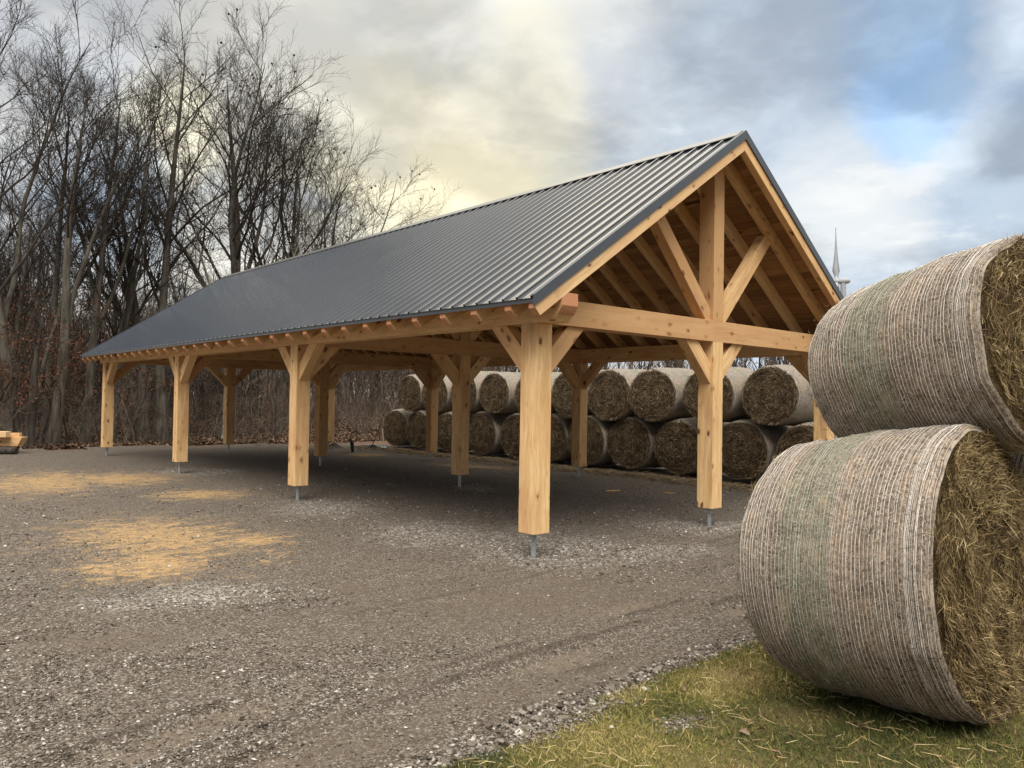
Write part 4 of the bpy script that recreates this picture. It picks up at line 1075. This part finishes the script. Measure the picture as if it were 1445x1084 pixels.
def timber(label, uend, vbase, Y, size, z, cut, cat='timber'):
    q = on_y(uend, vbase, Y); L = size[0]; mb = MB()
    freebox(mb, (0, 0, 0), size, 0, cut)
    o = link('timber', mb.mesh('timber'), WOOD, label=label, cat=cat, group='squared timbers piled at the left edge')
    o.location = (q[0] - L / 2 * math.cos(yw), q[1] - L / 2 * math.sin(yw), z); o.rotation_euler = (0, 0, yw)
    m = o.modifiers.new('bevel', 'BEVEL'); m.width = .006; m.segments = 1
    return o
timber('thick squared timber with a slanted end, lowest of the pile by the wood', 35, 636, 20.3, (3.2, .28, .27), .20, .13)
timber('short block of timber lying on the slant ended beam at the left edge', 11.5, 620, 20.3, (1.6, .22, .17), .4705, 0)
timber('narrow board end lying on the slant ended beam, right of the short block', 29, 622, 20.42, (1.0, .12, .115), .4705, 0)
lg = on_y(24, 643, 20.0); V, Fq = tubes(np.array([[(i * .25 - 2.4 + .02 * math.sin(i * 2.1), .015 * math.sin(i * 1.3), .105) for i in range(10)]]), np.array([[.105 + .006 * math.sin(i * 1.9) for i in range(10)]]), 16)
V = V; k = 16; capf = []
cen0 = len(V); V = np.concatenate([V, V[:16].mean(0)[None], V[-16:].mean(0)[None]])
tri = np.array([(i, (i + 1) % 16, cen0) for i in range(16)]); tri2 = np.array([(cen0 - 16 + (i + 1) % 16, cen0 - 16 + i, cen0 + 1) for i in range(16)])
lo = link('log', np_mesh('log', V, [Fq, tri, tri2]), BARKD, label='dark round log lying on the gravel in front of the squared timbers', cat='log')
lo.location = (lg[0], lg[1], float(height(np.array([lg[0]]), np.array([lg[1]]))[0]) - .01); lo.rotation_euler = (0, 0, yw + .03)
lo.location = Vector(lo.location) + Vector((math.cos(yw), math.sin(yw), 0)) * .15

# ------------------------------------------------------------------ tools by the far bales
def m_black(t, b):
    P = t.new('ShaderNodeTexCoord').outputs['Object']; n = t.noise(P, 20, 3, .6); return t.mix(n, (.012, .014, .016), (.03, .032, .034)), None
BLACK = material('black_plastic', m_black, .5, .4)
def m_hand(t, b):
    P = t.new('ShaderNodeTexCoord').outputs['Object']; n = t.noise(t.scale(P, (30, 30, 3)), 1, 3, .6); return t.mix(n, (.62, .53, .34), (.74, .66, .46)), None
HANDLE = material('pale_ash_handle', m_hand, .6, .3)
def tube_obj(name, pts, rad, mat, parent=None, k=8):
    pts = np.array(pts, float)[None]; rad = np.array(rad, float)[None] if np.ndim(rad) else np.full((1, pts.shape[1]), rad)
    V, Fq = tubes(pts, rad, k); n = pts.shape[1]; V = np.concatenate([V, pts[0, :1], pts[0, -1:]]); c = n * k
    t1 = np.array([(i, (i + 1) % k, c) for i in range(k)]); t2 = np.array([((n - 1) * k + (i + 1) % k, (n - 1) * k + i, c + 1) for i in range(k)])
    return link(name, np_mesh(name, V, [Fq, t1, t2], smooth=False), mat, parent)
q = on_z(497, 638); rx = R[:2] / np.linalg.norm(R[:2])
e = link('drain_pipe', None, label='black capped pipe with a thin hose arching out of its top, standing in the yard', cat='pipe'); e.location = (q[0], q[1], 0)
def rp(a, z, b=0.0): return (rx[0] * a - rx[1] * b, rx[1] * a + rx[0] * b, z)
tube_obj('pipe_body', [rp(.02, 0), rp(.015, .04), rp(.0, .18), rp(-.02, .34), rp(-.02, .37)], [.052, .055, .058, .062, .055], BLACK, e, 12)
tube_obj('hose', [rp(-.05, .33), rp(-.065, .44), rp(-.055, .54), rp(-.01, .63), rp(.06, .67), rp(.14, .665), rp(.20, .63), rp(.25, .58)], .018, BLACK, e, 6)
q = on_z(541, 634)
e = link('sledge_hammer', None, label='sledge hammer standing head down, its pale handle leaning on the far left bale', cat='hammer'); e.location = (q[0], q[1], 0)
tube_obj('handle', [rp(.01, .10), rp(-.005, .28), rp(-.03, .50), rp(-.045, .72)], [.017, .020, .022, .024], HANDLE, e)
tube_obj('hammer_head', [rp(-.10, .055), rp(-.08, .055), rp(.08, .055), rp(.10, .055)], [.032, .04, .04, .032], GALV, e, 8)
q = on_z(526, 633.5)
e = link('shovel', None, label='dark shovel leaning with its handle against the far left bale', cat='shovel'); e.location = (q[0], q[1], 0)
tube_obj('handle', [rp(-.02, .12), rp(.10, .42), rp(.22, .74), rp(.33, 1.05)], .016, BARKD, e)
mb = MB(); sh = [rp(-.13, .03, -.02), rp(.13, .02, -.02), rp(.17, .07, .0), rp(.06, .13, .02), rp(-.04, .13, .02), rp(-.15, .07, .0)]
sh2 = [(a, b, c + .012) for a, b, c in sh]
mb.add(sh + sh2, [tuple(range(5, -1, -1)), tuple(range(6, 12))] + [(i, (i + 1) % 6, (i + 1) % 6 + 6, i + 6) for i in range(6)])
link('blade', mb.mesh('blade'), BLACK, e)
q1 = on_z(499, 631); q2 = on_z(524, 629.5)
o = tube_obj('steel_bar', [(q1[0], q1[1], .02), ((q1[0] + q2[0]) / 2, (q1[1] + q2[1]) / 2, .025), (q2[0], q2[1], .03)], .013, BARKD)
o['label'] = 'thin dark bar lying on the ground between the pipe and the shovel'; o['category'] = 'bar'
# heap of soil by the third row post
q = on_z(471, 633); n = 18; V = []; 
for i in range(n):
    for j in range(n):
        a, b = (i / (n - 1) - .5) * 2, (j / (n - 1) - .5) * 2; rr = math.hypot(a, b)
        V.append((a * .42, b * .3, max(0, 1 - rr) ** .8 * .20 * (.7 + .6 * random.random()) - .02))
idx = np.arange(n * n).reshape(n, n); Fq = np.stack([idx[:-1, :-1], idx[:-1, 1:], idx[1:, 1:], idx[1:, :-1]], -1).reshape(-1, 4)
o = link('soil_heap', np_mesh('soil_heap', V, Fq), GRAVEL, label='low dark heap of soil beside the far right row post', cat='heap'); o.location = (q[0], q[1], 0)
# offcuts on the yard floor
for i, (u, v, L, w, a, lab) in enumerate([(865, 693, .30, .05, .3, 'thin pale wood offcut lying on the dark floor under the roof'), (945, 696, .22, .06, -.4, 'small wood chip under the roof near the central gable post'), (1110, 0, 0, 0, 0, '')]):
    if not L: continue
    q = on_z(u, v); mb = MB(); freebox(mb, (0, 0, 0), (L, w, .018), 0, .02)
    o = link('wood_offcut', mb.mesh('wood_offcut'), WOOD, label=lab, cat='offcut', group='wood offcuts on the yard'); o.location = (q[0], q[1], float(height(np.array([q[0]]), np.array([q[1]]))[0]) + .004); o.rotation_euler = (0, 0, yw + a)

# ------------------------------------------------------------------ wind turbine far away
def m_white(t, b):
    P = t.new('ShaderNodeTexCoord').outputs['Object']; n = t.noise(P, .2, 3, .6); return t.mix(n, (.30, .33, .36), (.36, .39, .42)), None
TURB = material('turbine_white', m_white, .5, .4)
q = CAM + ray(1190, 397) * 380.0
e = link('wind_turbine', None, label='pale three bladed wind turbine far off behind the right roof slope', cat='wind turbine'); e.location = (q[0], q[1], 0)
hz_ = q[2]
rx = np.array([ray(1190, 397)[1], -ray(1190, 397)[0]]); rx = rx / np.linalg.norm(rx)
tube_obj('tower', [(0, 0, -1), (0, 0, hz_ * .5), (0, 0, hz_ - .6)], [2.1, 1.7, 1.25], TURB, e, 20)
tube_obj('nacelle', [rp(-2.2, hz_), rp(-1.4, hz_), rp(0, hz_ + .1), rp(2.4, hz_ + .1), rp(3.2, hz_ + .05)], [1.0, 1.45, 1.6, 1.3, .6], TURB, e, 14)
hub = tube_obj('hub', [rp(-4.4, hz_ + .1), rp(-3.9, hz_ + .1), rp(-3.0, hz_ + .1), rp(-2.2, hz_)], [.25, .9, 1.25, 1.1], TURB, e, 14)
for kx in range(3):
    a = math.radians(3 + 120 * kx); V = []
    for s in np.linspace(0, 1, 14):
        w = (1.15 + 1.5 * math.sin(min(s / .22, 1) * math.pi * .5) * (1 if s < .22 else 1)) * (1 - .93 * s) + .15 if s > .08 else 1.2
        w = w * (.30 + .5 * (1 - s) ** 2); th = .45 * (1 - s) + .06
        for (aa, bb) in ((-w, 0), (0, th), (w * .8, 0), (0, -th)):
            ro = 1.0 + s * 26.0; lo_, up_ = ro * math.sin(a), ro * math.cos(a)
            V.append(rp(-3.1 - .5 * s + bb + aa * 1.25, hz_ + .1 + up_, lo_ + aa * .8))
    idx = np.arange(14 * 4).reshape(14, 4); nn = np.roll(idx, -1, 1)
    link('blade', np_mesh('blade', V, [np.stack([idx[:-1], nn[:-1], nn[1:], idx[1:]], -1).reshape(-1, 4), np.array([[0, 1, 2, 3], [52, 55, 54, 53]])], smooth=True), TURB, hub)
